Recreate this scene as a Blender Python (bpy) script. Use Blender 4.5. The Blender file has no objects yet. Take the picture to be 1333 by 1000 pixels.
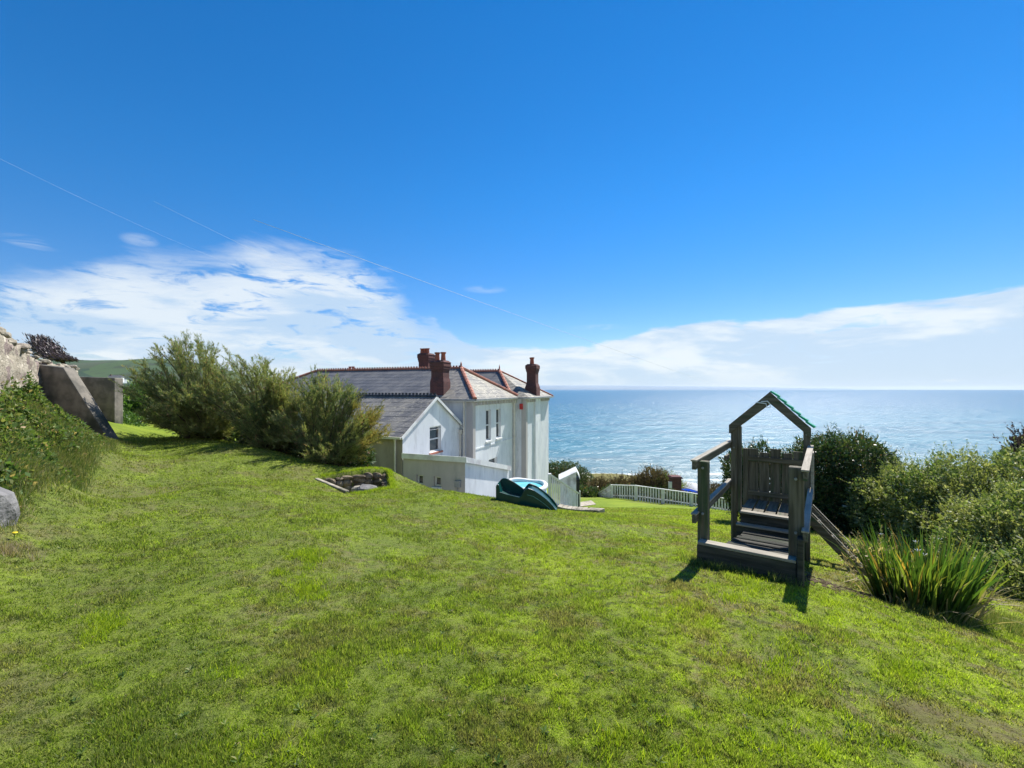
import bpy, bmesh, math, random
import numpy as np
from mathutils import Vector, Matrix
random.seed(7); rng = np.random.default_rng(7)
R = math.radians
scene = bpy.context.scene
col = scene.collection
F = 560.0; CX = 666.5; HY = 507.0; EYE = 1.6
def at(px, py, Y):
    return ((px-CX)/F*Y, Y, EYE-(py-HY)/F*Y)
# ------------------------------------------------------------------ materials
class NT:
    def __init__(s, tree):
        s.t = tree; tree.nodes.clear()
    def n(s, typ, props=None, **ins):
        nd = s.t.nodes.new(typ)
        for k, v in (props or {}).items(): setattr(nd, k, v)
        for k, v in ins.items():
            key = int(k[1:]) if k[0] == 'i' and k[1:].isdigit() else k.replace('_', ' ')
            s.set(nd.inputs[key], v)
        return nd
    def set(s, sock, v):
        if isinstance(v, bpy.types.NodeSocket): s.t.links.new(v, sock)
        elif isinstance(v, bpy.types.Node): s.t.links.new(v.outputs[0], sock)
        elif isinstance(v, (tuple, list)) and len(v) == 3 and sock.type == 'RGBA': sock.default_value = (*v, 1)
        else: sock.default_value = v
    def m(s, op, a, b=0.0, c=0.0, clamp=False):
        nd = s.t.nodes.new('ShaderNodeMath'); nd.operation = op; nd.use_clamp = clamp
        s.set(nd.inputs[0], a); s.set(nd.inputs[1], b); s.set(nd.inputs[2], c); return nd.outputs[0]
    def mix(s, f, a, b, blend='MIX'):
        nd = s.t.nodes.new('ShaderNodeMix'); nd.data_type = 'RGBA'; nd.blend_type = blend
        s.set(nd.inputs[0], f); s.set(nd.inputs[6], a); s.set(nd.inputs[7], b); return nd.outputs[2]
    def ss(s, v, lo, hi, a=0.0, b=1.0):
        nd = s.t.nodes.new('ShaderNodeMapRange'); nd.interpolation_type = 'SMOOTHSTEP'
        s.set(nd.inputs[0], v); nd.inputs[1].default_value = lo; nd.inputs[2].default_value = hi
        nd.inputs[3].default_value = a; nd.inputs[4].default_value = b; return nd.outputs[0]
    def coord(s, scale=(1, 1, 1), which='Object', loc=(0, 0, 0), rot=(0, 0, 0)):
        tc = s.n('ShaderNodeTexCoord'); mp = s.n('ShaderNodeMapping')
        s.set(mp.inputs[0], tc.outputs[which]); mp.inputs[3].default_value = scale
        mp.inputs[1].default_value = loc; mp.inputs[2].default_value = rot
        return mp.outputs[0]
    def wpos(s, scale=(1, 1, 1), rot=(0, 0, 0)):
        g = s.n('ShaderNodeNewGeometry'); mp = s.n('ShaderNodeMapping')
        s.set(mp.inputs[0], g.outputs['Position']); mp.inputs[3].default_value = scale; mp.inputs[2].default_value = rot
        return mp.outputs[0]
    def noise(s, vec, scale, detail=4.0, rough=0.55, dist=0.0):
        nd = s.n('ShaderNodeTexNoise', Scale=scale, Detail=detail, Roughness=rough, Distortion=dist)
        s.set(nd.inputs['Vector'], vec); return nd.outputs[0]
    def bump(s, h, strength=0.4, dist=0.01):
        nd = s.n('ShaderNodeBump', Strength=strength, Distance=dist, Height=h); return nd.outputs[0]
def newmat(name):
    m = bpy.data.materials.new(name); m.use_nodes = True
    return m, NT(m.node_tree)
def out(nt, sh):
    o = nt.n('ShaderNodeOutputMaterial'); nt.t.links.new(sh.outputs[0], o.inputs[0])
def pmat(name, c1, c2=None, scale=3.0, rough=0.7, bump=0.2, bd=0.01, stretch=(1, 1, 1), spec=0.4, c3=None, detail=6.0, lo=.35, hi=.65, coat=0.0, which='Object'):
    m, nt = newmat(name)
    v = nt.coord(stretch, which)
    f = nt.noise(v, scale, detail)
    c = nt.mix(nt.ss(f, lo, hi), c1, c2 or c1)
    if c3:
        f3 = nt.noise(v, scale*.37, 5.0)
        c = nt.mix(nt.ss(f3, .52, .66), c, c3)
    p = nt.n('ShaderNodeBsdfPrincipled', Base_Color=c, Roughness=rough)
    p.inputs['Specular IOR Level'].default_value = spec
    p.inputs['Coat Weight'].default_value = coat
    if bump:
        f2 = nt.noise(v, scale*6, 5.0)
        nt.set(p.inputs['Normal'], nt.bump(nt.m('ADD', f, f2), bump, bd))
    out(nt, p); return m
def leafmat(name, ca, cb, cc, scale=1.2, trans=0.4, rough=0.45, tipc=None, spec=.35):
    """leaf: colours vary leaf by leaf and in clumps; thin, so light passes through"""
    m, nt = newmat(name)
    v = nt.wpos()
    g = nt.n('ShaderNodeNewGeometry')
    rnd = g.outputs['Random Per Island']
    f = nt.noise(v, scale, 4.0)
    c = nt.mix(nt.ss(f, .35, .65), ca, cb)
    c = nt.mix(nt.ss(rnd, .55, 1.0), c, cc)
    if tipc: c = nt.mix(nt.ss(rnd, .93, .95), c, tipc)
    br = nt.m('ADD', nt.m('MULTIPLY', rnd, .5), .75)
    c = nt.mix(1.0, c, nt.n('ShaderNodeCombineColor', i0=br, i1=br, i2=br).outputs[0], 'MULTIPLY')
    p = nt.n('ShaderNodeBsdfPrincipled', Base_Color=c, Roughness=rough)
    p.inputs['Specular IOR Level'].default_value = spec
    tr = nt.n('ShaderNodeBsdfTranslucent')
    nt.set(tr.inputs[0], nt.mix(1.0, c, (1.7, 1.75, .8), 'MULTIPLY'))
    ms = nt.n('ShaderNodeMixShader'); ms.inputs[0].default_value = trans
    nt.t.links.new(p.outputs[0], ms.inputs[1]); nt.t.links.new(tr.outputs[0], ms.inputs[2])
    out(nt, ms); return m
M = {}
for ax, st in (('x', (.06, 1, 1)), ('y', (1, .06, 1)), ('z', (1, 1, .06))):
    M['wood_'+ax] = pmat('weathered_wood_'+ax, (.085, .076, .055), (.165, .148, .112), 28, .85, .5, .006, st, .2, (.06, .085, .045))
M['wood_dark'] = pmat('old_dark_wood', (.035, .036, .03), (.085, .08, .065), 20, .9, .6, .01, (.1, 1, 1), .2, (.04, .055, .03))
M['wood_pale'] = pmat('sunlit_wood', (.24, .22, .18), (.36, .33, .27), 26, .85, .5, .005, (.1, 1, 1), .2)  # paler copy of the tower timber, sunlight painted in for tops and edges
M['wood_lit_y'] = pmat('sunlit_wood_long', (.24, .22, .18), (.36, .33, .27), 26, .85, .5, .005, (1, .08, 1), .2)  # same painted sunlight, grain running lengthwise for the rails
M['green_tile'] = pmat('green_roof_felt', (.0, .28, .15), (.01, .36, .2), 8, .5, .2, .004)
M['white_paint'] = pmat('white_painted_wood', (.62, .63, .62), (.72, .73, .71), 3, .5, .1, .003, c3=(.52, .5, .51))
M['fence_paint'] = pmat('old_white_fence_paint', (.62, .61, .66), (.74, .73, .78), 4, .6, .2, .003, c3=(.38, .36, .37))
M['white_gloss'] = pmat('white_plastic', (.75, .77, .78), (.8, .8, .8), 2, .3, .03)
M['brick'] = None
M['red_tile'] = pmat('red_clay_ridge', (.34, .12, .08), (.44, .18, .12), 9, .8, .3, .01, c3=(.2, .12, .1))
M['crest_blue'] = pmat('dark_crested_ridge', (.03, .035, .05), (.06, .06, .075), 6, .6, .3, .01)
M['pot'] = pmat('clay_pot', (.28, .075, .05), (.36, .11, .07), 6, .8, .2, .01)
M['lead'] = pmat('lead_grey', (.22, .23, .24), (.3, .31, .32), 3, .5, .1, .005)
M['pipe'] = pmat('cream_pipe', (.52, .5, .44), (.6, .57, .5), 3, .5, .05, .002)
M['glass'] = pmat('window_glass', (.015, .02, .025), (.03, .035, .04), 1, .06, 0, spec=.6)
M['curtain'] = pmat('net_curtain', (.3, .32, .33), (.4, .42, .42), 2, .9, .1, stretch=(6, 6, .3))
M['red_box'] = pmat('red_box_plastic', (.45, .03, .03), (.5, .04, .04), 2, .4, 0)
M['soil'] = pmat('bare_soil', (.07, .05, .03), (.13, .10, .065), 7, .95, .8, .03, spec=.1)
M['stone'] = pmat('pale_stone', (.28, .25, .2), (.42, .38, .31), 5, .9, .6, .02, c3=(.17, .16, .12), spec=.2)
M['dark_stone'] = pmat('mossy_dark_stone', (.10, .08, .055), (.28, .225, .16), 5, .9, .8, .03, c3=(.07, .08, .035), spec=.2)
M['boulder'] = pmat('grey_boulder', (.12, .118, .12), (.22, .215, .215), 3, .9, .8, .03, c3=(.13, .13, .12), spec=.2)
M['concrete'] = pmat('old_concrete', (.12, .115, .10), (.23, .21, .18), 2.5, .95, .6, .015, c3=(.075, .08, .065), spec=.15)
M['plastic_green'] = pmat('dark_green_plastic', (.0, .035, .033), (.002, .05, .045), 2, .28, .03, .002, spec=.5)
M['water_pool'] = pmat('pool_water', (.12, .5, .6), (.2, .6, .68), 2, .08, .3, .02, spec=.5)
M['pool_liner'] = pmat('pale_blue_liner', (.35, .6, .75), (.55, .75, .82), 3, .3, .1)
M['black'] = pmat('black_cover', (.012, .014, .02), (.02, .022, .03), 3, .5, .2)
M['grey_cover'] = pmat('grey_tarpaulin', (.33, .35, .38), (.4, .42, .45), 3, .7, .3, .02)
M['blue_hull'] = pmat('blue_hull', (.01, .03, .35), (.01, .04, .4), 2, .2, 0, coat=.5)
M['bark'] = pmat('bark', (.06, .045, .035), (.12, .095, .07), 12, .95, .6, .01, (1, 1, .2), .1)
M['steel'] = pmat('pale_hook_plastic', (.7, .75, .8), (.75, .8, .8), 3, .3, 0)
M['cable'] = pmat('cable_sheath', (.6, .62, .65), (.65, .66, .68), 3, .6, 0, spec=.3)
def wallmat(name, c1, c2, stain):
    m, nt = newmat(name)
    v = nt.coord((1, 1, .35)); v2 = nt.coord()
    c = nt.mix(nt.ss(nt.noise(v, .9, 7, .6), .42, .68), c1, c2)
    c = nt.mix(nt.m('MULTIPLY', nt.ss(nt.noise(v, 2.4, 8, .65), .5, .7), .7), c, stain)
    c = nt.mix(nt.m('MULTIPLY', nt.ss(nt.noise(nt.coord((1, 1, .12)), 1.6, 6, .7), .54, .74), .3), c, stain)
    p = nt.n('ShaderNodeBsdfPrincipled', Base_Color=c, Roughness=.85)
    p.inputs['Specular IOR Level'].default_value = .2
    nt.set(p.inputs['Normal'], nt.bump(nt.noise(v2, 14, 6), .35, .01)); out(nt, p); return m
M['render'] = wallmat('white_render', (.62, .65, .68), (.76, .78, .79), (.46, .48, .5))
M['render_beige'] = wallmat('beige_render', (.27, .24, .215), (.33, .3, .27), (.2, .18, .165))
M['render_cream'] = wallmat('cream_render', (.42, .395, .38), (.5, .475, .45), (.33, .32, .3))
def rowmat(name, cols, rowh, brickw, mortar, rough, bs=.6, zrow=True, lich=None):
    """slates or bricks: rows by height, one tone per piece"""
    m, nt = newmat(name)
    g = nt.n('ShaderNodeTexCoord'); sx = nt.n('ShaderNodeSeparateXYZ'); nt.set(sx.inputs[0], g.outputs['Object'])
    hor = nt.m('ADD', sx.outputs[0], sx.outputs[1])
    cv = nt.n('ShaderNodeCombineXYZ', X=hor, Y=sx.outputs[2], Z=0.0)
    b = nt.n('ShaderNodeTexBrick', {'offset': .5}, Color1=cols[0], Color2=cols[1], Mortar=mortar, Scale=1.0)
    b.inputs['Mortar Size'].default_value = rowh*.055; b.inputs['Brick Width'].default_value = brickw
    b.inputs['Row Height'].default_value = rowh; b.inputs['Bias'].default_value = 0
    nt.set(b.inputs[0], cv.outputs[0])
    v = nt.coord()
    c = nt.mix(nt.m('MULTIPLY', nt.ss(nt.noise(v, 1.1, 8, .65), .42, .66), .7), b.outputs[0], cols[2])
    if lich: c = nt.mix(nt.ss(nt.noise(nt.coord((1, 1, 3)), 3.5, 8, .7), .55, .64), c, lich)
    p = nt.n('ShaderNodeBsdfPrincipled', Base_Color=c, Roughness=rough)
    p.inputs['Specular IOR Level'].default_value = .3
    saw = nt.m('FRACT', nt.m('DIVIDE', sx.outputs[2], rowh))
    h = nt.m('ADD', nt.m('MULTIPLY', saw, -.8), nt.m('MULTIPLY', b.outputs[1], -.5))
    nt.set(p.inputs['Normal'], nt.bump(nt.m('ADD', h, nt.noise(v, 20, 4)), bs, .02)); out(nt, p); return m
M['brick'] = rowmat('red_brick', [(.15, .055, .05), (.10, .04, .04), (.07, .045, .045)], .075, .225, (.16, .13, .11), .9, .5)
M['slate'] = rowmat('grey_slate', [(.21, .2, .185), (.12, .118, .12), (.28, .26, .22)], .21, .36, (.02, .025, .03), .5, 1.0, lich=(.32, .3, .24))
M['slate_dark'] = rowmat('plain_grey_slate', [(.14, .14, .145), (.09, .092, .10), (.18, .175, .165)], .21, .36, (.022, .03, .035), .5, .8)
M['slate_lichen'] = rowmat('lichened_slate', [(.2, .195, .17), (.09, .09, .09), (.28, .26, .2)], .21, .36, (.022, .03, .03), .6, 1.0, lich=(.42, .39, .3))
# stone wall
m, nt = newmat('rubble_wall')
v = nt.coord((1, 1, 1.3))
vo = nt.n('ShaderNodeTexVoronoi', Scale=3.2); nt.set(vo.inputs['Vector'], nt.mix(.12, v, nt.n('ShaderNodeTexNoise', Vector=v, Scale=3.0).outputs[1]))
ns = nt.noise(v, 2.0, 8, .65)
c = nt.mix(nt.ss(ns, .35, .65), (.22, .195, .15), (.36, .325, .26))
sc = nt.n('ShaderNodeSeparateColor', i0=vo.outputs['Color'])
c = nt.mix(nt.ss(sc.outputs[0], .6, .95), c, (.2, .16, .145)); c = nt.mix(nt.ss(nt.noise(v, 5, 6), .6, .68), c, (.48, .44, .36))
p = nt.n('ShaderNodeBsdfPrincipled', Base_Color=c, Roughness=.95); p.inputs['Specular IOR Level'].default_value = .1
nt.set(p.inputs['Normal'], nt.bump(nt.m('ADD', nt.m('MULTIPLY', vo.outputs['Distance'], -.8), nt.noise(v, 12, 6)), .9, .05)); out(nt, p)
M['rubble'] = m
# leaves
M['tamarisk'] = leafmat('tamarisk_leaf', (.14, .195, .095), (.22, .25, .10), (.31, .29, .14), 1.0, .3, .6, (.26, .15, .12), spec=.15)
M['tamarisk_gold'] = leafmat('tamarisk_gold_leaf', (.14, .16, .06), (.24, .21, .075), (.28, .22, .1), 1.0, .3, .6, (.28, .18, .1), spec=.15)
M['hedge'] = leafmat('hedge_leaf', (.11, .18, .05), (.22, .25, .09), (.34, .34, .19), 1.5, .3, .5, (.3, .3, .24), spec=.25)
M['evergreen'] = leafmat('evergreen_leaf', (.03, .07, .03), (.06, .105, .032), (.13, .15, .065), 1.6, .22, .35, (.16, .09, .06))
M['green_leaf'] = leafmat('green_leaf', (.05, .11, .03), (.08, .16, .035), (.12, .19, .05), 2.0, .35, .45)
M['weed'] = leafmat('weed_leaf', (.075, .14, .04), (.12, .18, .05), (.2, .21, .09), 1.6, .35, .6, (.32, .24, .15), spec=.15)
M['dry_grass'] = leafmat('dry_grass', (.15, .18, .06), (.11, .17, .045), (.27, .24, .12), 1.0, .3, .7, spec=.1)
M['brown_shrub'] = leafmat('brown_shrub_leaf', (.085, .07, .05), (.11, .09, .05), (.16, .12, .08), .5, .2, .7, spec=.1)
M['purple_leaf'] = leafmat('purple_leaf', (.05, .04, .045), (.06, .05, .06), (.10, .07, .08), 2, .2, .4)
M['flax'] = leafmat('sword_leaf', (.035, .085, .02), (.075, .14, .025), (.16, .19, .035), 4, .38, .38, (.32, .2, .05), spec=.4)
M['dead_leaf'] = leafmat('dead_sword_leaf', (.28, .23, .15), (.34, .28, .18), (.36, .3, .2), 3, .3, .7)
# lawn colour shared by ground and blades
def lawncol(nt):
    v = nt.wpos((1, 1, 0))
    big = nt.noise(v, .28, 5, .6); mid = nt.noise(v, 1.1, 6, .65); sm = nt.noise(v, 5.0, 5, .65)
    st = nt.noise(nt.wpos((1.3, .12, 0), (0, 0, R(-38))), 1.1, 4, .5)
    c = nt.mix(nt.ss(mid, .40, .60), (.15, .205, .034), (.235, .305, .036))
    c = nt.mix(nt.m('MULTIPLY', nt.ss(big, .47, .60), .75), c, (.29, .365, .036))
    c = nt.mix(nt.m('MULTIPLY', nt.ss(st, .48, .56), .35), c, (.13, .185, .026))
    br = nt.m('MULTIPLY', nt.ss(nt.noise(v, .8, 8, .75), .48, .58), nt.ss(sm, .30, .5))
    c = nt.mix(nt.m('MULTIPLY', br, .8), c, (.21, .17, .1))
    c = nt.mix(nt.m('MULTIPLY', nt.ss(nt.noise(v, 2.6, 6, .7), .54, .63), .75), c, (.31, .41, .035))
    c = nt.mix(nt.m('MULTIPLY', nt.ss(nt.noise(v, 4.1, 4, .65), .56, .66), .6), c, (.2, .18, .09))
    c = nt.mix(nt.m('MULTIPLY', nt.ss(nt.noise(v, 11.0, 4, .6), .52, .62), .75), c, (.045, .065, .02))
    sp = nt.n('ShaderNodeSeparateXYZ'); nt.set(sp.inputs[0], nt.wpos())
    lush = nt.ss(nt.m('ADD', nt.m('SUBTRACT', sp.outputs[0], nt.m('MULTIPLY', sp.outputs[1], .15)), nt.m('MULTIPLY', nt.m('SUBTRACT', big, .5), 6)), -1.6, 1.2)
    c = nt.mix(nt.m('MULTIPLY', nt.m('SUBTRACT', 1.0, lush), .3), c, (.11, .16, .03))
    u = nt.m('ADD', nt.m('MULTIPLY', sp.outputs[0], .723), nt.m('MULTIPLY', sp.outputs[1], .69))
    stripe = nt.ss(nt.m('SINE', nt.m('ADD', nt.m('MULTIPLY', u, 4.3), nt.m('MULTIPLY', mid, 3))), -.5, .6)
    stripe = nt.m('MULTIPLY', nt.m('MULTIPLY', stripe, .3), nt.ss(sp.outputs[0], 1.0, -2.5))
    c = nt.mix(stripe, c, (.12, .165, .028))
    ex = nt.m('DIVIDE', nt.m('SUBTRACT', sp.outputs[0], 2.65), .6); ey = nt.m('DIVIDE', nt.m('SUBTRACT', sp.outputs[1], nt.m('SUBTRACT', 3.55, nt.m('MULTIPLY', sp.outputs[0], .4))), .2)
    e2 = nt.m('ADD', nt.m('MULTIPLY', ex, ex), nt.m('MULTIPLY', ey, ey))
    c = nt.mix(nt.m('MULTIPLY', nt.ss(nt.m('ADD', e2, nt.m('MULTIPLY', sm, 2.2)), 2.4, 1.2), .6), c, (.15, .11, .065))
    return c
m, nt = newmat('lawn'); c = lawncol(nt)
sx = nt.n('ShaderNodeSeparateXYZ'); nt.set(sx.inputs[0], nt.wpos())
c = nt.mix(.35, c, (.07, .07, .025))
far = nt.ss(sx.outputs[1], 9.0, 17.0)
c2 = nt.mix(nt.ss(nt.noise(nt.wpos((.5, 1.4, 1)), .8, 9, .7), .4, .6), (.13, .19, .02), (.19, .25, .025)); c2 = nt.mix(nt.ss(nt.noise(nt.wpos((.4, 1, 1)), .35, 6, .65), .52, .66), c2, (.17, .19, .05))
c = nt.mix(far, c, c2)
yard = nt.m('MULTIPLY', nt.ss(nt.m('SUBTRACT', sx.outputs[0], nt.m('MULTIPLY', sx.outputs[1], .02)), 2.0, 1.6), nt.ss(sx.outputs[2], -2.6, -2.9)); yard = nt.m('MULTIPLY', yard, nt.ss(sx.outputs[0], -14, -13))
c = nt.mix(yard, c, (.3, .3, .29))
cliff = nt.ss(sx.outputs[1], 35.0, 40.0)
c = nt.mix(cliff, c, (.15, .14, .05))
low = nt.ss(sx.outputs[2], -14.0, -9.5); c = nt.mix(low, (.14, .12, .08), c)
p = nt.n('ShaderNodeBsdfPrincipled', Base_Color=c, Roughness=.9); p.inputs['Specular IOR Level'].default_value = .1
nt.set(p.inputs['Normal'], nt.bump(nt.noise(nt.wpos(), 22, 7, .7), .9, .03)); out(nt, p); M['lawn'] = m
m, nt = newmat('grass_blade'); c = lawncol(nt)
g = nt.n('ShaderNodeNewGeometry'); rnd = g.outputs['Random Per Island']
c = nt.mix(nt.m('MULTIPLY', nt.ss(rnd, .7, .9), .65), c, (.3, .29, .12))
br = nt.m('ADD', nt.m('MULTIPLY', nt.m('FRACT', nt.m('MULTIPLY', rnd, 17.3)), .9), .55)
c = nt.mix(1.0, c, nt.n('ShaderNodeCombineColor', i0=br, i1=br, i2=br).outputs[0], 'MULTIPLY')
p = nt.n('ShaderNodeBsdfPrincipled', Base_Color=c, Roughness=.5); p.inputs['Specular IOR Level'].default_value = .2
tr = nt.n('ShaderNodeBsdfTranslucent'); nt.set(tr.inputs[0], nt.mix(1.0, c, (1.6, 1.7, .8), 'MULTIPLY'))
ms = nt.n('ShaderNodeMixShader'); ms.inputs[0].default_value = .5
nt.t.links.new(p.outputs[0], ms.inputs[1]); nt.t.links.new(tr.outputs[0], ms.inputs[2]); out(nt, ms); M['blade'] = m
# sea
m, nt = newmat('sea_water')
sx = nt.n('ShaderNodeSeparateXYZ'); nt.set(sx.inputs[0], nt.wpos())
vs = nt.wpos((.55, 1, 1), (0, 0, R(6)))
w1 = nt.noise(vs, .1, 13, .56); w2 = nt.noise(vs, .35, 5, .6)
rows = nt.noise(nt.wpos((.12, 1, 1), (0, 0, R(4))), .05, 5, .5)
dist = sx.outputs[1]
c = nt.mix(nt.ss(dist, 150, 900), (.02, .14, .19), (.006, .09, .17))
c = nt.mix(nt.ss(rows, .45, .6), c, (.01, .10, .15))
c = nt.mix(nt.ss(dist, 110, 210, 1, 0), c, (.12, .19, .2))
foamn = nt.noise(nt.wpos((.14, 1, 1), (0, 0, R(3))), .16, 8, .65)
foamb = nt.ss(dist, 112, 230, .50, .74)
foam = nt.m('MULTIPLY', nt.m('SUBTRACT', foamn, foamb), 14, clamp=True)
foam = nt.m('MULTIPLY', foam, nt.ss(nt.noise(nt.wpos(), .8, 6, .7), .35, .6))
caps = nt.m('MULTIPLY', nt.ss(nt.noise(nt.wpos((.3, 1, 1)), .11, 10, .6), .7, .74), .7)
foam = nt.m('MAXIMUM', foam, caps)
c = nt.mix(foam, c, (.75, .8, .8))
p = nt.n('ShaderNodeBsdfPrincipled', Base_Color=c)
nt.set(p.inputs['Roughness'], nt.m('ADD', nt.m('MULTIPLY', foam, .4), .28)); p.inputs['IOR'].default_value = 1.33
h = nt.m('ADD', nt.m('MULTIPLY', w1, 4.6), nt.m('MULTIPLY', w2, .5))
nt.set(p.inputs['Normal'], nt.bump(h, 1.0, 1.0)); out(nt, p); M['sea'] = m
M['land'] = pmat('far_fields', (.05, .09, .03), (.09, .14, .03), .012, .95, 0, c3=(.04, .065, .03), spec=.1, which='Object')
M['field'] = pmat('bright_field', (.12, .2, .03), (.15, .24, .04), .05, .95, 0, spec=.1)
M['hill'] = pmat('hill_heath', (.035, .075, .03), (.06, .12, .035), .012, .95, 0, c3=(.05, .07, .035), spec=.1, detail=8)
m, nt = newmat('hill_heath'); v = nt.coord()
vo = nt.n('ShaderNodeTexVoronoi', Scale=.011); nt.set(vo.inputs['Vector'], v); sc = nt.n('ShaderNodeSeparateColor', i0=vo.outputs['Color'])
c = nt.mix(nt.ss(sc.outputs[0], .3, .7), (.02, .05, .025), (.045, .085, .03)); c = nt.mix(nt.ss(nt.noise(v, .03, 8, .7), .5, .62), c, (.03, .05, .025)); c = nt.mix(nt.m('MULTIPLY', nt.ss(sc.outputs[1], .7, .8), .5), c, (.07, .085, .04))
p = nt.n('ShaderNodeBsdfPrincipled', Base_Color=c, Roughness=.95); out(nt, p); M['hill'] = m
M['headland'] = pmat('haze_tinted_headland', (.2, .28, .36), (.22, .3, .38), .0004, .95, 0, spec=.1)  # blue of distant haze is painted into the land colour
# ------------------------------------------------------------------ object helpers
def link(o, parent=None):
    col.objects.link(o)
    if parent is not None: o.parent = parent
    return o
def tag(o, label=None, cat=None, group=None, kind=None):
    if label: o['label'] = label
    if cat: o['category'] = cat
    if group: o['group'] = group
    if kind: o['kind'] = kind
    return o
def thing(name, label, cat, loc=(0, 0, 0), rz=0.0, group=None):
    o = bpy.data.objects.new(name, None); o.empty_display_size = .3
    o.location = loc; o.rotation_euler = (0, 0, rz); col.objects.link(o)
    return tag(o, label, cat, group)
def npmesh(name, V, Fc, mat, parent=None, smooth=False):
    me = bpy.data.meshes.new(name); V = np.asarray(V, dtype=np.float32); Fc = np.asarray(Fc, dtype=np.int32)
    k = Fc.shape[1]
    me.vertices.add(len(V)); me.vertices.foreach_set('co', V.ravel())
    me.loops.add(Fc.size); me.loops.foreach_set('vertex_index', Fc.ravel())
    me.polygons.add(len(Fc)); me.polygons.foreach_set('loop_start', np.arange(0, Fc.size, k, dtype=np.int32))
    if smooth: me.polygons.foreach_set('use_smooth', np.ones(len(Fc), dtype=bool))
    me.update(calc_edges=True); me.materials.append(mat)
    return link(bpy.data.objects.new(name, me), parent)
class MB:
    def __init__(s): s.v = []; s.f = []
    def add(s, vs, fs):
        b = len(s.v); s.v += [tuple(v) for v in vs]; s.f += [tuple(b+i for i in f) for f in fs]; return s
    def box(s, x0, x1, y0, y1, z0, z1):
        return s.add([(x0, y0, z0), (x1, y0, z0), (x1, y1, z0), (x0, y1, z0), (x0, y0, z1), (x1, y0, z1), (x1, y1, z1), (x0, y1, z1)],
                     [(0, 3, 2, 1), (4, 5, 6, 7), (0, 1, 5, 4), (1, 2, 6, 5), (2, 3, 7, 6), (3, 0, 4, 7)])
    def beam(s, p0, p1, w, h, up=(0, 0, 1)):
        p0 = Vector(p0); p1 = Vector(p1); d = (p1-p0).normalized(); upv = Vector(up)
        sd = d.cross(upv).normalized(); u2 = sd.cross(d).normalized()
        vs = []
        for p in (p0, p1):
            for a, b in ((-1, -1), (1, -1), (1, 1), (-1, 1)): vs.append(p+sd*(a*w/2)+u2*(b*h/2))
        return s.add(vs, [(3, 2, 1, 0), (4, 5, 6, 7), (0, 1, 5, 4), (1, 2, 6, 5), (2, 3, 7, 6), (3, 0, 4, 7)])
    def prism(s, poly, axis, a0, a1):
        """poly: 2-D points, extruded along axis (0 x, 1 y, 2 z)"""
        n = len(poly); vs = []
        for a in (a0, a1):
            for (p, q) in poly:
                vs.append((a, p, q) if axis == 0 else (p, a, q) if axis == 1 else (p, q, a))
        fs = [tuple(range(n-1, -1, -1)), tuple(range(n, 2*n))]+[(i, (i+1) % n, n+(i+1) % n, n+i) for i in range(n)]
        return s.add(vs, fs)
    def tube(s, pts, rs, n=8, cap=True):
        pts = [Vector(p) for p in pts]
        if not hasattr(rs, '__len__'): rs = [rs]*len(pts)
        vs = []
        for i, p in enumerate(pts):
            d = (pts[min(i+1, len(pts)-1)]-pts[max(i-1, 0)]).normalized()
            a = d.cross(Vector((0, 0, 1)));
            if a.length < 1e-3: a = Vector((1, 0, 0))
            a.normalize(); b = d.cross(a)
            for k in range(n):
                t = 2*math.pi*k/n; vs.append(p+(a*math.cos(t)+b*math.sin(t))*rs[i])
        fs = [(i*n+k, i*n+(k+1) % n, (i+1)*n+(k+1) % n, (i+1)*n+k) for i in range(len(pts)-1) for k in range(n)]
        if cap: fs += [tuple(range(n-1, -1, -1)), tuple(range((len(pts)-1)*n, len(pts)*n))]
        return s.add(vs, fs)
    def lathe(s, prof, cx, cy, n=16):
        vs = []; 
        for (r, z) in prof:
            for k in range(n):
                t = 2*math.pi*k/n; vs.append((cx+r*math.cos(t), cy+r*math.sin(t), z))
        L = len(prof)
        fs = [(i*n+k, i*n+(k+1) % n, (i+1)*n+(k+1) % n, (i+1)*n+k) for i in range(L-1) for k in range(n)]
        fs += [tuple(range(n-1, -1, -1)), tuple(range((L-1)*n, L*n))]
        return s.add(vs, fs)
    def rock(s, c, r, seed=0, sub=2, amp=.25, flat=1.0):
        bm = bmesh.new(); bmesh.ops.create_icosphere(bm, subdivisions=sub, radius=1.0)
        rr = random.Random(seed); dirs = [Vector((rr.gauss(0, 1), rr.gauss(0, 1), rr.gauss(0, 1))).normalized() for _ in range(9)]
        offs = [rr.uniform(.55, .9) for _ in dirs]
        vs = []
        for v in bm.verts:
            p = v.co.copy()
            for d, o in zip(dirs, offs):
                t = p.dot(d)
                if t > o: p -= d*(t-o)*.85
            q = p*(1+amp*.3*math.sin(p.x*5+seed)*math.sin(p.y*6+seed*2)*math.sin(p.z*5))
            vs.append((c[0]+q.x*r[0], c[1]+q.y*r[1], c[2]+q.z*r[2]))
        fs = [tuple(v.index for v in f.verts) for f in bm.faces]; bm.free()
        return s.add(vs, fs)
    def build(s, name, mat, parent=None, bevel=0.0, smooth=False, segs=2):
        me = bpy.data.meshes.new(name); me.from_pydata(s.v, [], s.f); me.update(); me.materials.append(mat)
        if smooth: me.polygons.foreach_set('use_smooth', np.ones(len(me.polygons), dtype=bool))
        o = link(bpy.data.objects.new(name, me), parent)
        if bevel:
            b = o.modifiers.new('bevel', 'BEVEL'); b.width = bevel; b.segments = segs; b.limit_method = 'ANGLE'
        return o
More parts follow.
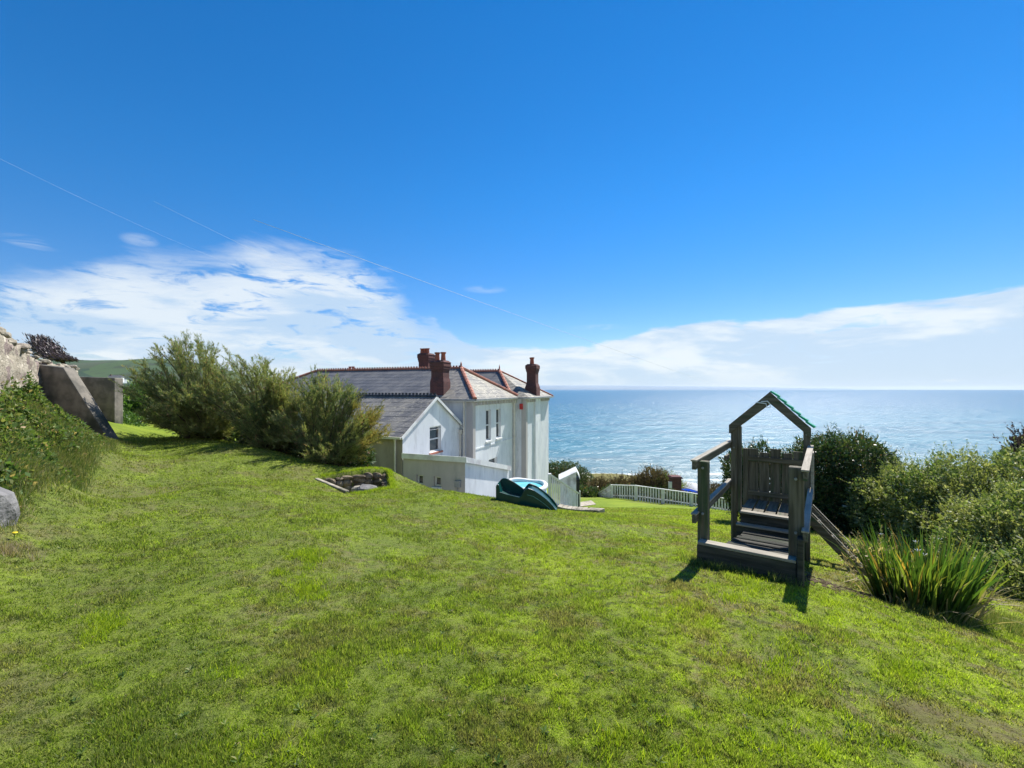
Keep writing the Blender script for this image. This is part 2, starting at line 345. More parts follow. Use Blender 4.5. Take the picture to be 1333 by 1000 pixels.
# value noise in numpy
_perm = rng.random((64, 64))
def vnoise(x, y, sc):
    x = np.asarray(x)*sc+100.3; y = np.asarray(y)*sc+100.7
    xi = np.floor(x).astype(int); yi = np.floor(y).astype(int); fx = x-xi; fy = y-yi
    fx = fx*fx*(3-2*fx); fy = fy*fy*(3-2*fy)
    g = lambda a, b: _perm[a % 64, b % 64]
    return (g(xi, yi)*(1-fx)+g(xi+1, yi)*fx)*(1-fy)+(g(xi, yi+1)*(1-fx)+g(xi+1, yi+1)*fx)*fy
# ------------------------------------------------------------------ terrain
CP = [(0,0,0),(0,2,-.14),(-2,2,.0),(-4,2,.1),(2.2,2,-.28),(4,3.5,-.6),(0,5,-.5),(-3,5,-.15),(-4.8,4,0),(-6.9,6.7,0),(-9.5,10.5,.0),(-12.4,14,0),
 (2.31,5.27,-.54),(3.11,4.69,-.52),(5.4,6.6,-1.25),(3.7,7.4,-1.0),(4.8,5,-.98),(6,4.2,-1.05),(7.5,6.5,-1.5),(9,9,-1.9),(10,7,-1.8),(2.87,7.5,-.99),(1.4,9.3,-1.08),
 (1.0,9.6,-1.13),(0,9.6,-.94),(-.27,9.0,-.82),(-1.7,9.6,-.68),(-4.75,10.45,-.55),(-3.5,9.15,-.62),(-3.4,11.6,-.56),(-2.95,10.4,-.68),(-4.0,8.6,-.45),(-2.6,9.4,-.68),(-6.2,10.3,-.3),(-8.2,9.3,0),(-8.6,12,0),(-5.3,7.5,-.1),(-10.5,12.3,0),(-5.6,11.7,-.35),(-7.3,12.9,-.2),(-10,14,0),(-4,7.5,-.3),(-7,10,-.15),(-2,7,-.5),
 (-12.9,17,0.05),(-11,16,-.2),(-13.5,20,.1),(-9.5,18,-1.3),(-12,24,-1.2),(-4.5,13.5,-1.5),(-7.5,16,-1.6),(-4.5,17,-2.8),(-9,21,-2.6),(-1.9,13,-2.2),(-1.5,16.5,-3.4),(-.9,19,-4.3),(-8,26,-4),(.75,13,-2.05),(.75,16,-2.78),(0,21,-4.7),
 (2,15.3,-2.68),(1.4,15.6,-2.6),(2.7,17.3,-3.2),(2.2,12,-1.9),(2.6,20,-3.95),(5,14,-2.5),(5,20,-4.2),(5,26,-5.6),(7.2,31,-6.2),(10,29.6,-6.2),(12.1,28.9,-6.2),(14.5,27,-6.15),(9,22,-4.6),(3.5,29,-6.0),(5,34,-6.8),(.9,30,-6),(2.9,36,-6.4),
 (7.5,9.5,-1.75),(8.65,12,-2.35),(12,14,-2.9),(11,20,-4.2),(16,20,-4.5),(20,30,-7),(6,9,-1.7),(7,40,-7.3),(14,40,-7.3),(0,45,-7.5),(9,45,-7.25),(-15,45,-5),(20,42,-8.5),
 (-13.9,12.5,.9),(-12.7,12.4,.4),(-11.7,12.4,.0),(-9.5,8.2,1.45),(-7.2,5.6,1.4),(-5.6,3.6,.7),(-11.8,10.4,1.2),(-16,15.5,1.4),(-14.2,16.8,.1),(-16,20,.1),(-6.0,4.9,.45),(-8.1,7.4,.45),(-10.5,10.4,.42),(-8,2,1.4),(-18,12,2.2),(-13,6,2.4),
 (-45,-20,4),(-45,20,1),(-45,55,-1),(-19,21,-.2),(-24,24,-.6),(0,-20,1),(45,-20,-4),(45,20,-6),(45,50,-10),(-25,30,0.5),(-25,50,-1),(20,0,-3),(10,-5,-1),(-12,-5,2)]
P = np.array(CP, dtype=float)
def _k(d2): return np.where(d2 > 1e-9, .5*d2*np.log(np.maximum(d2, 1e-9)), 0)
_d = ((P[:, None, :2]-P[None, :, :2])**2).sum(-1); n_ = len(P)
A = np.zeros((n_+3, n_+3)); A[:n_, :n_] = _k(_d)+np.eye(n_)*.03
A[:n_, n_] = 1; A[:n_, n_+1:] = P[:, :2]; A[n_, :n_] = 1; A[n_+1:, :n_] = P[:, :2].T
W = np.linalg.solve(A, np.r_[P[:, 2], 0, 0, 0])
def tps(x, y):
    x = np.asarray(x, float); y = np.asarray(y, float); sh = x.shape; x = x.ravel(); y = y.ravel(); o = np.zeros(len(x))
    for i in range(0, len(x), 20000):
        a = x[i:i+20000]; b = y[i:i+20000]
        d2 = (a[:, None]-P[None, :, 0])**2+(b[:, None]-P[None, :, 1])**2
        o[i:i+20000] = _k(d2)@W[:n_]+W[n_]+W[n_+1]*a+W[n_+2]*b
    return o.reshape(sh)
PIT = [(-4.75, 10.45), (-3.5, 9.15), (-2.9, 10.2), (-3.35, 11.5)]
def inpoly(x, y, poly):
    r = np.full(x.shape, 1e9)
    for i in range(len(poly)):
        a = poly[i]; b = poly[(i+1) % len(poly)]; ex, ey = b[0]-a[0], b[1]-a[1]; L = math.hypot(ex, ey)
        r = np.minimum(r, (ex*(y-a[1])-ey*(x-a[0]))/L)
    return r      # signed distance, inside positive
def S(v, a, b):
    t = np.clip((v-a)/(b-a), 0, 1); return t*t*(3-2*t)
def axis(segs):
    o = []
    for a, b, st in segs: o += list(np.arange(a, b, st))
    o.append(segs[-1][1]); return np.array(o)
gx = axis([(-46, -16, .6), (-16, -6, .2), (-6, 7, .07), (7, 16, .2), (16, 46, .6)])
gy = axis([(-20, 0, .6), (0, 12.5, .07), (12.5, 24, .2), (24, 75, .6)])
GX, GY = np.meshgrid(gx, gy)
GZ = tps(GX, GY)
GZ += (vnoise(GX, GY, .9)-.5)*.05+(vnoise(GX, GY, 3.1)-.5)*.022+(vnoise(GX, GY, 8)-.5)*.012
coast = 46+3*(vnoise(GX, GX*0, .12)-.5)+np.maximum(0, -GX-6)*.9
GZ = GZ*(1-S(GY, coast, coast+12))+(-28)*S(GY, coast, coast+12)
GZ -= .95*S(inpoly(GX, GY, PIT), 0, .1)
nx, ny = len(gx), len(gy)
idx = np.arange(nx*ny).reshape(ny, nx)
quads = np.stack([idx[:-1, :-1], idx[:-1, 1:], idx[1:, 1:], idx[1:, :-1]], -1).reshape(-1, 4)
ground = npmesh('ground', np.stack([GX, GY, GZ], -1).reshape(-1, 3), quads, M['lawn'], smooth=True)
tag(ground, kind='structure')
def gz(x, y):
    x = np.asarray(x, float); y = np.asarray(y, float)
    i = np.clip(np.searchsorted(gx, x)-1, 0, nx-2); j = np.clip(np.searchsorted(gy, y)-1, 0, ny-2)
    fx = (x-gx[i])/(gx[i+1]-gx[i]); fy = (y-gy[j])/(gy[j+1]-gy[j])
    return (GZ[j, i]*(1-fx)+GZ[j, i+1]*fx)*(1-fy)+(GZ[j+1, i]*(1-fx)+GZ[j+1, i+1]*fx)*fy
def g1(x, y): return float(gz(np.array([x]), np.array([y]))[0])
# sea
ang = np.linspace(0, 2*math.pi, 97)[:-1]
Vs = [(0, 0, -25)]; rad = [60, 400, 3000, 45000]
for r_ in rad: Vs += [(r_*math.cos(a), r_*math.sin(a), -25) for a in ang]
fs = [(0, 1+i, 1+(i+1) % 96) for i in range(96)]
mb = MB(); mb.add(Vs, fs+[(1+k*96+i, 1+(k+1)*96+i, 1+(k+1)*96+(i+1) % 96, 1+k*96+(i+1) % 96) for k in range(3) for i in range(96)])
tag(mb.build('sea', M['sea']), kind='structure')
# far land to the left and the hill
lx = np.arange(-2400, 60.1, 20.0); ly = np.arange(-600, 2600.1, 20.0)
LX, LY = np.meshgrid(lx, ly)
LZ = -1.5+(vnoise(LX, LY, .008)-.5)*6 - np.clip(LY-60, 0, 400)*.012
cst = -18-LY*.30
LZ = np.where(LX > cst, np.maximum(-30, LZ-(LX-cst)*.6), LZ)
inner = (np.abs(LX) < 45) & (LY > -19) & (LY < 74); near = (LX > -60) & (LY < 76) & (LY > -30)
LZ = np.where(near, np.minimum(LZ, -6), LZ); LZ = np.where(inner, -31, LZ)
idx = np.arange(LX.size).reshape(LX.shape)
q = np.stack([idx[:-1, :-1], idx[:-1, 1:], idx[1:, 1:], idx[1:, :-1]], -1).reshape(-1, 4)
tag(npmesh('fields', np.stack([LX, LY, LZ], -1).reshape(-1, 3), q, M['land'], smooth=True), kind='structure')
hx = np.linspace(-1500, -100, 90); hy = np.linspace(560, 1400, 60)
HX, HYy = np.meshgrid(hx, hy)
ax_ = HX/HYy*F
# ridge line: plateau about 58 m up, ends falling to the sea on the right
ridge = 70*(1-S(HX/HYy, -.80, -.42))*S(HYy, 560, 900)*(1-.35*S(HYy, 1000, 1400))
HZ = -6+ridge+(vnoise(HX, HYy, .01)-.5)*8*(ridge/60)+(vnoise(HX, HYy, .004)-.5)*10*(ridge/60)
idx = np.arange(HX.size).reshape(HX.shape)
q = np.stack([idx[:-1, :-1], idx[:-1, 1:], idx[1:, 1:], idx[1:, :-1]], -1).reshape(-1, 4)
tag(npmesh('hill', np.stack([HX, HYy, HZ], -1).reshape(-1, 3), q, M['hill'], smooth=True), kind='structure')
# faint headland across the bay
mbh = MB(); pts = []
for i in range(61):
    t = i/60; k = (-.10+t*.93)
    h = 360*(vnoise(np.array([t*9]), np.array([3.]), 1)[0]*.25+.8)*(1-t**3*.8)*(1 if t < .97 else .5)
    pts.append((k*30000, 30000, h-60))
for i in range(60):
    a, b = pts[i], pts[i+1]
    mbh.add([(a[0], 30000, -30), (b[0], 30000, -30), (b[0], 30600, b[2]), (a[0], 30600, a[2]), (b[0], 32500, -30), (a[0], 32500, -30)], [(0, 1, 2, 3), (3, 2, 4, 5)])
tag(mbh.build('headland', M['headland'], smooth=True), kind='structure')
# far farmhouse with trees at the hill foot
def farhouse(px, py, Y, w, label, rz):
    x, y, z = at(px, py, Y)
    t = thing('farmhouse', label, 'house', (x, y, z-6), rz, 'white houses at the foot of the hill')
    b = MB(); b.box(-w/2, w/2, -3.5, 3.5, 0, 5.5); b.build('wall', M['render'], t)
    r = MB(); r.prism([(-4, 5.5), (4, 5.5), (0, 8)], 0, -w/2-.3, w/2+.3); rf = r.build('roof', M['slate_dark'], t)
    c = MB(); c.box(-w/2+1, -w/2+2, -.6, .6, 7.4, 9.2); c.build('chimney', M['brick'], rf)
farhouse(151, 491, 520, 13, 'white farmhouse at the foot of the green hill, just right of the concrete slab', .3)
farhouse(158, 493, 560, 9, 'smaller white outbuilding at the hill foot, beside the farmhouse and nearer the tamarisk', -.2)
# ------------------------------------------------------------------ the house
HX0, HY0, HZ0 = -2.2, 24.0, -6.0
HU = math.atan2(.934, .357)
house = thing('seaside_house', 'large white rendered house with slate roofs and red ridge tiles above the sea', 'house', (HX0, HY0, HZ0), HU)
def hpart(mb, name, mat, parent=house, **k): return mb.build(name, mat, parent, **k)
def wallbox(x0, x1, y0, y1, z0, z1, holes_face, holes):
    """box with rectangular openings in the face y=y0 (face 'y') or x=x0 (face 'x'); holes: (a0,a1,z0,z1)"""
    b = MB(); dep = .22
    a0, a1 = (x0, x1) if holes_face == 'y' else (y0, y1)
    As = sorted({a0, a1, *[h[0] for h in holes], *[h[1] for h in holes]}); Zs = sorted({z0, z1, *[h[2] for h in holes], *[h[3] for h in holes]})
    f = (lambda a, d, z: (a, y0+d, z)) if holes_face == 'y' else (lambda a, d, z: (x0+d, a, z))
    for i in range(len(As)-1):
        for j in range(len(Zs)-1):
            ca, cz = (As[i]+As[i+1])/2, (Zs[j]+Zs[j+1])/2
            if any(h[0] < ca < h[1] and h[2] < cz < h[3] for h in holes): continue
            b.add([f(As[i], 0, Zs[j]), f(As[i+1], 0, Zs[j]), f(As[i+1], 0, Zs[j+1]), f(As[i], 0, Zs[j+1])], [(0, 1, 2, 3)])
    for h in holes:
        p = [(h[0], h[2]), (h[1], h[2]), (h[1], h[3]), (h[0], h[3])]
        for i in range(4):
            q, r = p[i], p[(i+1) % 4]
            b.add([f(q[0], 0, q[1]), f(r[0], 0, r[1]), f(r[0], dep, r[1]), f(q[0], dep, q[1])], [(0, 1, 2, 3)])
    # the other three sides
    if holes_face == 'y': b.add([(x0, y0, z0), (x0, y1, z0), (x0, y1, z1), (x0, y0, z1)], [(0, 1, 2, 3)]); b.add([(x1, y0, z0), (x1, y1, z0), (x1, y1, z1), (x1, y0, z1)], [(0, 1, 2, 3)]); b.add([(x0, y1, z0), (x1, y1, z0), (x1, y1, z1), (x0, y1, z1)], [(0, 1, 2, 3)])
    else: b.add([(x0, y0, z0), (x1, y0, z0), (x1, y0, z1), (x0, y0, z1)], [(0, 1, 2, 3)]); b.add([(x0, y1, z0), (x1, y1, z0), (x1, y1, z1), (x0, y1, z1)], [(0, 1, 2, 3)]); b.add([(x1, y0, z0), (x1, y1, z0), (x1, y1, z1), (x1, y0, z1)], [(0, 1, 2, 3)])
    return b
def window(face, c, a0, a1, z0, z1, sill, sash=True, label=None, curtain=False):
    """window set .15 back in the opening; face 'y' looks along -y at y=c, face 'x' along -x at x=c"""
    def bx(b, p0, p1, d0, d1, q0, q1):
        if face == 'y': b.box(p0, p1, c+d0, c+d1, q0, q1)
        else: b.box(c+d0, c+d1, p0, p1, q0, q1)
    fr = MB(); t = .07
    bx(fr, a0, a0+t, .12, .2, z0, z1); bx(fr, a1-t, a1, .12, .2, z0, z1)
    bx(fr, a0+t, a1-t, .122, .198, z1-t, z1); bx(fr, a0+t, a1-t, .122, .198, z0, z0+t)
    zm = (z0+z1)/2
    if sash: bx(fr, a0+t, a1-t, .115, .198, zm-.035, zm+.035)
    w = MB(); bx(w, a0+t, a1-t, .16, .175, z0+t, z1-t)
    win = hpart(w, 'window', M['glass']); hpart(fr, 'frame', M['white_paint'], win)
    if curtain:
        cu = MB(); bx(cu, a0+t, a1-t, .24, .25, z0+t+.02, zm-.05); hpart(cu, 'curtain', M['curtain'], win)
    if sill is not None:
        s_ = MB(); bx(s_, a0-.06, a1+.06, -.09, .115, z0-.09, z0-.003); hpart(s_, 'sill', sill, win)
    if label: win['label'] = label
    return win
# main block
hpart(wallbox(0, 6.73, 0, 17.5, -.5, 6.98, 'y', [(1.8, 2.55, 4.5, 6.37), (3.37, 4.12, 4.5, 6.37), (2.2, 3.5, 1.6, 3.33)]), 'main_wall', M['render'])
for a in (1.8, 3.37): window('y', 0, a, a+.75, 4.5, 6.37, M['white_paint'], True)
window('y', 0, 2.2, 3.5, 1.6, 3.33, M['white_paint'], True)
inn = MB(); inn.box(.35, 6.3, .4, 17.1, -.4, 6.9); hpart(inn, 'dark_interior', M['black'])
def hip(x0, x1, y0, y1, ze, rx, ry0, ry1, zr, o=.28, t=.1, near=None):
    c = [(x0-o, y0-o, ze), (x1+o, y0-o, ze), (x1+o, y1+o, ze), (x0-o, y1+o, ze)]
    if near: c[0] = near
    a, b = (rx, ry0, zr), (rx, ry1, zr)
    m1 = MB(); m1.add(c+[a, b], [(0, 1, 4), (1, 2, 5, 4), (2, 3, 5), (3, 0, 4, 5), (3, 2, 1, 0)]); return m1, c, a, b
def ridgeline(p, q, r=.09, up=.03, crest=False, n=None):
    b = MB(); p = Vector(p); q = Vector(q); L = (q-p).length; n = n or max(2, int(L/.42)); d = (q-p)/n
    for i in range(n):
        a = p+d*i+Vector((0, 0, up)); e = a+d*.97
        b.tube([a, e], [r*1.05, r*.93], 8)
        if crest:
            for k in (.25, .75):
                f = a+d*k+Vector((0, 0, r)); b.beam(f-d.normalized()*.06+Vector((0, 0, .035)), f+d.normalized()*.06+Vector((0, 0, .035)), .03, .09)
    return b
rb, c, a, b2 = hip(0, 6.73, 0, 17.5, 7.04, 3.3, 2.45, 14.6, 8.97)
# the hipped roof: the right-hand hip face and the long slope carry different slates
mr = MB(); mr.add(c+[a, b2], [(1, 2, 5, 4), (2, 3, 5), (3, 0, 4, 5), (3, 2, 1, 0)]); roofA = hpart(mr, 'main_roof', M['slate_dark'])
mr = MB(); mr.add([c[0], c[1], a], [(0, 1, 2)]); hf = hpart(mr, 'hip_slope', M['slate_lichen'], roofA)
e1 = Vector(c[0]); e2 = Vector(c[3]); va = Vector(a)
# lichened slates between chimney and hip, laid a little proud of the long slope
nrm = (Vector(c[3])-e1).cross(va-e1).normalized(); nrm = nrm if nrm.z > 0 else -nrm
pA = e1+nrm*.012; pB = e1+(e2-e1).normalized()*2.6+nrm*.012; tB = Vector((3.3, 3.4, 8.97))+nrm*.012; tA = va+nrm*.012
mr = MB(); mr.add([pA, pB, tB, tA], [(0, 1, 2, 3)]); hpart(mr, 'patched_slates', M['slate'], roofA)
hpart(ridgeline(c[0], a, .13), 'hip_tiles', M['red_tile'], roofA); hpart(ridgeline(c[1], a, .13), 'hip_tiles', M['red_tile'], roofA)
hpart(ridgeline(c[3], b2, .1), 'hip_tiles', M['red_tile'], roofA)
hpart(ridgeline(a, b2, .08, crest=True), 'ridge_tiles', M['red_tile'], roofA)
fin = MB(); fin.lathe([(.09, 8.97), (.11, 9.1), (.05, 9.16), (.07, 9.22), (.015, 9.4)], 3.3, 2.45, 10); hpart(fin, 'finial', M['red_tile'], roofA, smooth=True)
# rear block with its own hip
hpart(wallbox(6.73, 12.5, -.8, 9, -.5, 6.98, 'y', []), 'rear_wall', M['render'])
n0 = (6.45, .1, 7.04)
rb, c, a, b2 = hip(6.73, 12.5, -.8, 9, 7.04, 9.6, 2.37, 8.0, 9.03, near=n0)
roofB = MB(); roofB.add(c+[a, b2, (6.6, -1.08, 7.04)], [(6, 1, 4), (0, 6, 4), (1, 2, 5, 4), (2, 3, 5), (3, 0, 4, 5)]); roofB = hpart(roofB, 'rear_roof', M['slate_lichen'])
mr = MB(); q0 = Vector(c[3]); nrm = (q0-Vector(c[0])).cross(Vector(a)-Vector(c[0])).normalized(); nrm = nrm if nrm.z > 0 else -nrm
mr.add([Vector(c[0])+nrm*.012, q0+nrm*.012, Vector(b2)+nrm*.012, Vector(a)+nrm*.012], [(0, 1, 2, 3)]); hpart(mr, 'plain_slates', M['slate_dark'], roofB)
hpart(ridgeline(c[0], a, .13), 'hip_tiles', M['red_tile'], roofB); hpart(ridgeline(c[1], a, .08), 'hip_tiles', M['red_tile'], roofB)
hpart(ridgeline(a, b2, .08, crest=True), 'ridge_tiles', M['red_tile'], roofB)
fin = MB(); fin.lathe([(.08, 9.05), (.09, 9.15), (.03, 9.2), (.06, 9.27), (.01, 9.55)], 9.6, 2.37, 10); hpart(fin, 'finial', M['red_tile'], roofB, smooth=True)
# eaves: gutter and brackets
g_ = MB(); g_.box(-.3, 6.44, -.38, -.27, 6.97, 7.06); g_.box(6.44, 12.82, -1.2, -1.08, 6.97, 7.06); g_.box(-.4, -.29, -.3, 17.8, 6.97, 7.06); g_.box(6.33, 6.44, -1.08, -.3, 6.972, 7.058)
hpart(g_, 'gutter', M['lead'])
s_ = MB(); s_.box(-.28, 6.5, -.26, -.003, 6.92, 6.975); s_.box(6.44, 12.78, -1.07, -.803, 6.92, 6.975); s_.box(-.28, -.003, .0, 17.5, 6.92, 6.975); hpart(s_, 'soffit', M['white_paint'])
for i in range(14):
    b = MB(); x = .2+i*.46; b.box(x, x+.12, -.2, -.003, 6.7, 6.92); hpart(b, 'eaves_bracket', M['render_cream'])
for i in range(12):
    b = MB(); x = 6.95+i*.46
    if 8.5 < x+.1 < 9.95: continue
    b.box(x, x+.12, -1.0, -.803, 6.7, 6.92); hpart(b, 'eaves_bracket', M['render_cream'])
# corner pilasters and the chimney breast
for (x0, x1, y0, y1) in ((-.035, .32, -.035, .38), (6.69, 7.05, -.84, -.5)):
    b = MB(); b.box(x0, x1, y0, y1, -.4, 6.9); hpart(b, 'corner_pilaster', M['render_cream'], bevel=.01)
b = MB(); b.box(8.6, 9.85, -.93, -.78, -.4, 6.9); hpart(b, 'chimney_breast', M['render'])
b = MB(); b.box(-.03, 6.72, -.03, .05, 4.18, 4.26); hpart(b, 'string_course', M['render'])
def pipe(x, y, z0, z1, r=.06, hop=True, mat='pipe'):
    b = MB(); b.tube([(x, y, z0), (x, y, z1)], r, 8)
    z = z0+.8
    while z < z1: b.tube([(x, y, z), (x, y, z+.09)], r*1.35, 8); z += 1.75
    if hop: b.box(x-.14, x+.14, y-.12, y+.12, z1-.25, z1)
    hpart(b, 'downpipe', M[mat], smooth=False)
pipe(6.3, -.11, 0, 6.9, .075); pipe(-.1, .5, 2.0, 6.9, .055, False); pipe(-.12, .72, 2.0, 5.35, .06, True)
b = MB(); b.box(6.6, 6.73, -.62, -.38, 6.2, 6.6); hpart(b, 'alarm_box', M['red_box'], bevel=.02)
# chimneys
def chimney(x0, x1, y0, y1, zb, zt, pots, corb=.09, splay=None, phi=.5, pr=.12, mat='brick', lab=None):
    b = MB(); b.box(x0, x1, y0, y1, zb, zt-.02)
    if splay:
        z1, z2, e = splay
        b.add([(x0-e, y0-e, zb), (x1+e, y0-e, zb), (x1+e, y1+e, zb), (x0-e, y1+e, zb), (x0-e, y0-e, z1), (x1+e, y0-e, z1), (x1+e, y1+e, z1), (x0-e, y1+e, z1), (x0-.01, y0-.01, z2), (x1+.01, y0-.01, z2), (x1+.01, y1+.01, z2), (x0-.01, y1+.01, z2)],
              [(0, 1, 5, 4), (1, 2, 6, 5), (2, 3, 7, 6), (3, 0, 4, 7), (4, 5, 9, 8), (5, 6, 10, 9), (6, 7, 11, 10), (7, 4, 8, 11)])
    for k, (za, zc) in enumerate(((-.62, -.5), (-.5, -.36), (-.36, -.12))):
        e = corb*(k+1)/2; b.box(x0-e, x1+e, y0-e, y1+e, zt+za, zt+zc-.003)
    b.add([(x0-.1, y0-.1, zt-.12), (x1+.1, y0-.1, zt-.12), (x1+.1, y1+.1, zt-.12), (x0-.1, y1+.1, zt-.12), (x0+.05, y0+.05, zt), (x1-.05, y0+.05, zt), (x1-.05, y1-.05, zt), (x0+.05, y1-.05, zt)],
          [(0, 1, 5, 4), (1, 2, 6, 5), (2, 3, 7, 6), (3, 0, 4, 7), (4, 5, 6, 7)])
    ch = hpart(b, 'chimney', M[mat])
    if lab: ch['label'] = lab
    for (px, py) in pots:
        p_ = MB(); p_.lathe([(pr, zt-.02), (pr*.95, zt+.1), (pr*.8, zt+phi*.8), (pr*1.12, zt+phi*.84), (pr*1.12, zt+phi), (pr*.8, zt+phi), (pr*.75, zt+phi-.1)], px, py, 14)
        hpart(p_, 'chimney_pot', M['pot'], ch, smooth=False)
chimney(.15, .85, 1.95, 2.75, 6.9, 9.3, [(.5, 2.15), (.5, 2.55)], splay=(8.05, 8.25, .05), phi=.48, corb=.05, pr=.15, lab='dark red brick chimney with two pots at the near eaves')
chimney(4.8, 5.6, 5.85, 6.65, 7.4, 10.2, [(5, 6.02), (5, 6.25), (5, 6.5), (5.4, 6.3)], phi=.34, pr=.13, corb=.05, lab='brick chimney with a row of short pots behind the ridge')
chimney(8.85, 9.55, -.85, -.15, 6.9, 9.5, [(9.1, -.5), (9.35, -.38)], splay=(7.75, 8.05, .1), phi=.5, corb=.06, pr=.15, lab='tall brick chimney with splayed base at the seaward eaves')
chimney(5.0, 5.5, 12.7, 13.3, 7.2, 9.0, [(5.2, 12.85), (5.2, 13.15)], phi=.38, pr=.11, corb=.04)
# annex with gable
AX0, AX1, AY0, AY1, AZ = -5.5, 0.0, .75, 6.6, 5.58
b = wallbox(AX0, AX1, AY0, AY1, -.5, AZ, 'y', [(-3.25, -2.15, 4.45, AZ-.0001)])
rz_ = 7.17; xm = -2.75
def gz_(x): return AZ+(rz_-AZ)*(1-abs(x-xm)/2.75)
b.add([(AX0, AY0, AZ), (-3.25, AY0, AZ), (-3.25, AY0, gz_(-3.25))], [(0, 1, 2)])
b.add([(-2.15, AY0, AZ), (AX1, AY0, AZ), (-2.15, AY0, gz_(-2.15))], [(0, 1, 2)])
b.add([(-3.25, AY0, AZ+.16), (-2.15, AY0, AZ+.16), (-2.15, AY0, gz_(-2.15)), (xm, AY0, rz_), (-3.25, AY0, gz_(-3.25))], [(0, 1, 2, 3, 4)])
b.add([(-3.25, AY0, AZ+.16), (-2.15, AY0, AZ+.16), (-2.15, AY0+.22, AZ+.16), (-3.25, AY0+.22, AZ+.16), (-3.25, AY0, AZ), (-2.15, AY0, AZ), (-2.15, AY0+.22, AZ), (-3.25, AY0+.22, AZ)], [(0, 1, 2, 3), (0, 3, 7, 4), (1, 2, 6, 5)])
hpart(b, 'annex_gable_wall', M['render'])
window('y', AY0, -3.25, -2.15, 4.45, AZ+.16, M['red_tile'], True, curtain=True)
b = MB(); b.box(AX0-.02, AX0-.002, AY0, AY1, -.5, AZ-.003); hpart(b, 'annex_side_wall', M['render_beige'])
b = MB(); b.box(AX0+.3, -.4, AY0+.45, AY1-.2, -.3, AZ-.15); hpart(b, 'dark_interior', M['black'])
pitch = (rz_-AZ)/2.75; o = .22
b = MB(); b.prism([(AX0-o, AZ-o*pitch+.02), (xm, rz_+.02), (xm, rz_+.09), (AX0-o, AZ-o*pitch+.09)], 1, AY0-.1, AY1)
ar = hpart(b, 'annex_roof', M['slate'])
b = MB(); b.prism([(xm, rz_+.02), (AX1-.02, AZ+.02), (AX1-.02, AZ+.09), (xm, rz_+.09)], 1, AY0-.1, AY1); hpart(b, 'rear_slope', M['slate'], ar)
hpart(ridgeline((xm, AY0-.1, rz_+.06), (xm, AY1, rz_+.06), .08, crest=True), 'ridge_tiles', M['crest_blue'], ar)
b = MB(); b.beam((AX0-o, AY0-.12, AZ-o*pitch-.02), (xm, AY0-.12, rz_-.0), .04, .13); b.beam((xm, AY0-.124, rz_), (AX1+.1, AY0-.124, AZ-.05), .04, .13); hpart(b, 'bargeboard', M['white_paint'])
b = MB(); b.box(AX0-.34, AX0-.2, AY0-.1, AY1, AZ-.17, AZ-.07); hpart(b, 'gutter', M['pipe'])
pipe(AX0-.12, AY0+.32, 1, AZ-.1, .045, False)
# low lean-to extension in front
EZ0, EZ1 = 4.66, 3.42; EX0, EX1, EY0, EY1 = -5.53, -.5, -2.37, .7
b = MB()
def ez(x): return EZ0+(EZ1-EZ0)*(x-EX0)/(EX1-EX0)
def ewall(b, x0, x1, z0, h0=None):
    pass
b.add([(EX0, EY0, -1), (EX1, EY0, -1), (EX1, EY0, EZ1), (EX0, EY0, EZ0)], [(0, 1, 2, 3)]); b.add([(EX1, EY0, -1), (EX1, EY1, -1), (EX1, EY1, EZ1), (EX1, EY0, EZ1)], [(0, 1, 2, 3)])
hpart(b, 'extension_end_wall', M['render'])
ws = [(-.32, .02), (-1.2, -.86)]   # two small windows in the near wall
w_ = wallbox(EX0, EX0+.3, EY0+.002, EY1, -1, EZ0-.003, 'x', [(a, b_, 3.42, 3.86) for a, b_ in ws])
hpart(w_, 'extension_near_wall', M['render_cream'])
for a, b_ in ws: window('x', EX0, a, b_, 3.42, 3.86, M['white_paint'], False)
b = MB(); b.add([(EX0-.08, EY0-.08, EZ0+.02), (EX1, EY0-.08, EZ1+.02), (EX1, EY1, EZ1+.02), (EX0-.08, EY1, EZ0+.02), (EX0-.08, EY0-.08, EZ0+.1), (EX1, EY0-.08, EZ1+.1), (EX1, EY1, EZ1+.1), (EX0-.08, EY1, EZ0+.1)],
      [(0, 3, 2, 1), (4, 5, 6, 7), (0, 1, 5, 4), (1, 2, 6, 5), (2, 3, 7, 6), (3, 0, 4, 7)]); hpart(b, 'extension_roof', M['lead'])
b = MB(); b.box(EX0-.12, EX0-.082, EY0-.12, EY1, EZ0-.1, EZ0+.13)
b.add([(EX0-.08, EY0-.12, EZ0-.1), (EX1+.05, EY0-.12, EZ1-.1), (EX1+.05, EY0-.12, EZ1+.13), (EX0-.08, EY0-.12, EZ0+.13), (EX0-.08, EY0-.083, EZ0-.1), (EX1+.05, EY0-.083, EZ1-.1), (EX1+.05, EY0-.083, EZ1+.13), (EX0-.08, EY0-.083, EZ0+.13)],
      [(0, 1, 2, 3), (4, 7, 6, 5), (0, 4, 5, 1), (3, 2, 6, 7), (1, 5, 6, 2), (0, 3, 7, 4)]); hpart(b, 'fascia', M['white_paint'])
b = MB(); b.box(EX0-.14, EX0-.005, -2.2, -1.93, 3.5, 3.78); b.tube([(EX0-.06, -2.05, 3.5), (EX0-.06, -2.05, 1)], .03, 6); hpart(b, 'meter_box', M['lead'], bevel=.01)
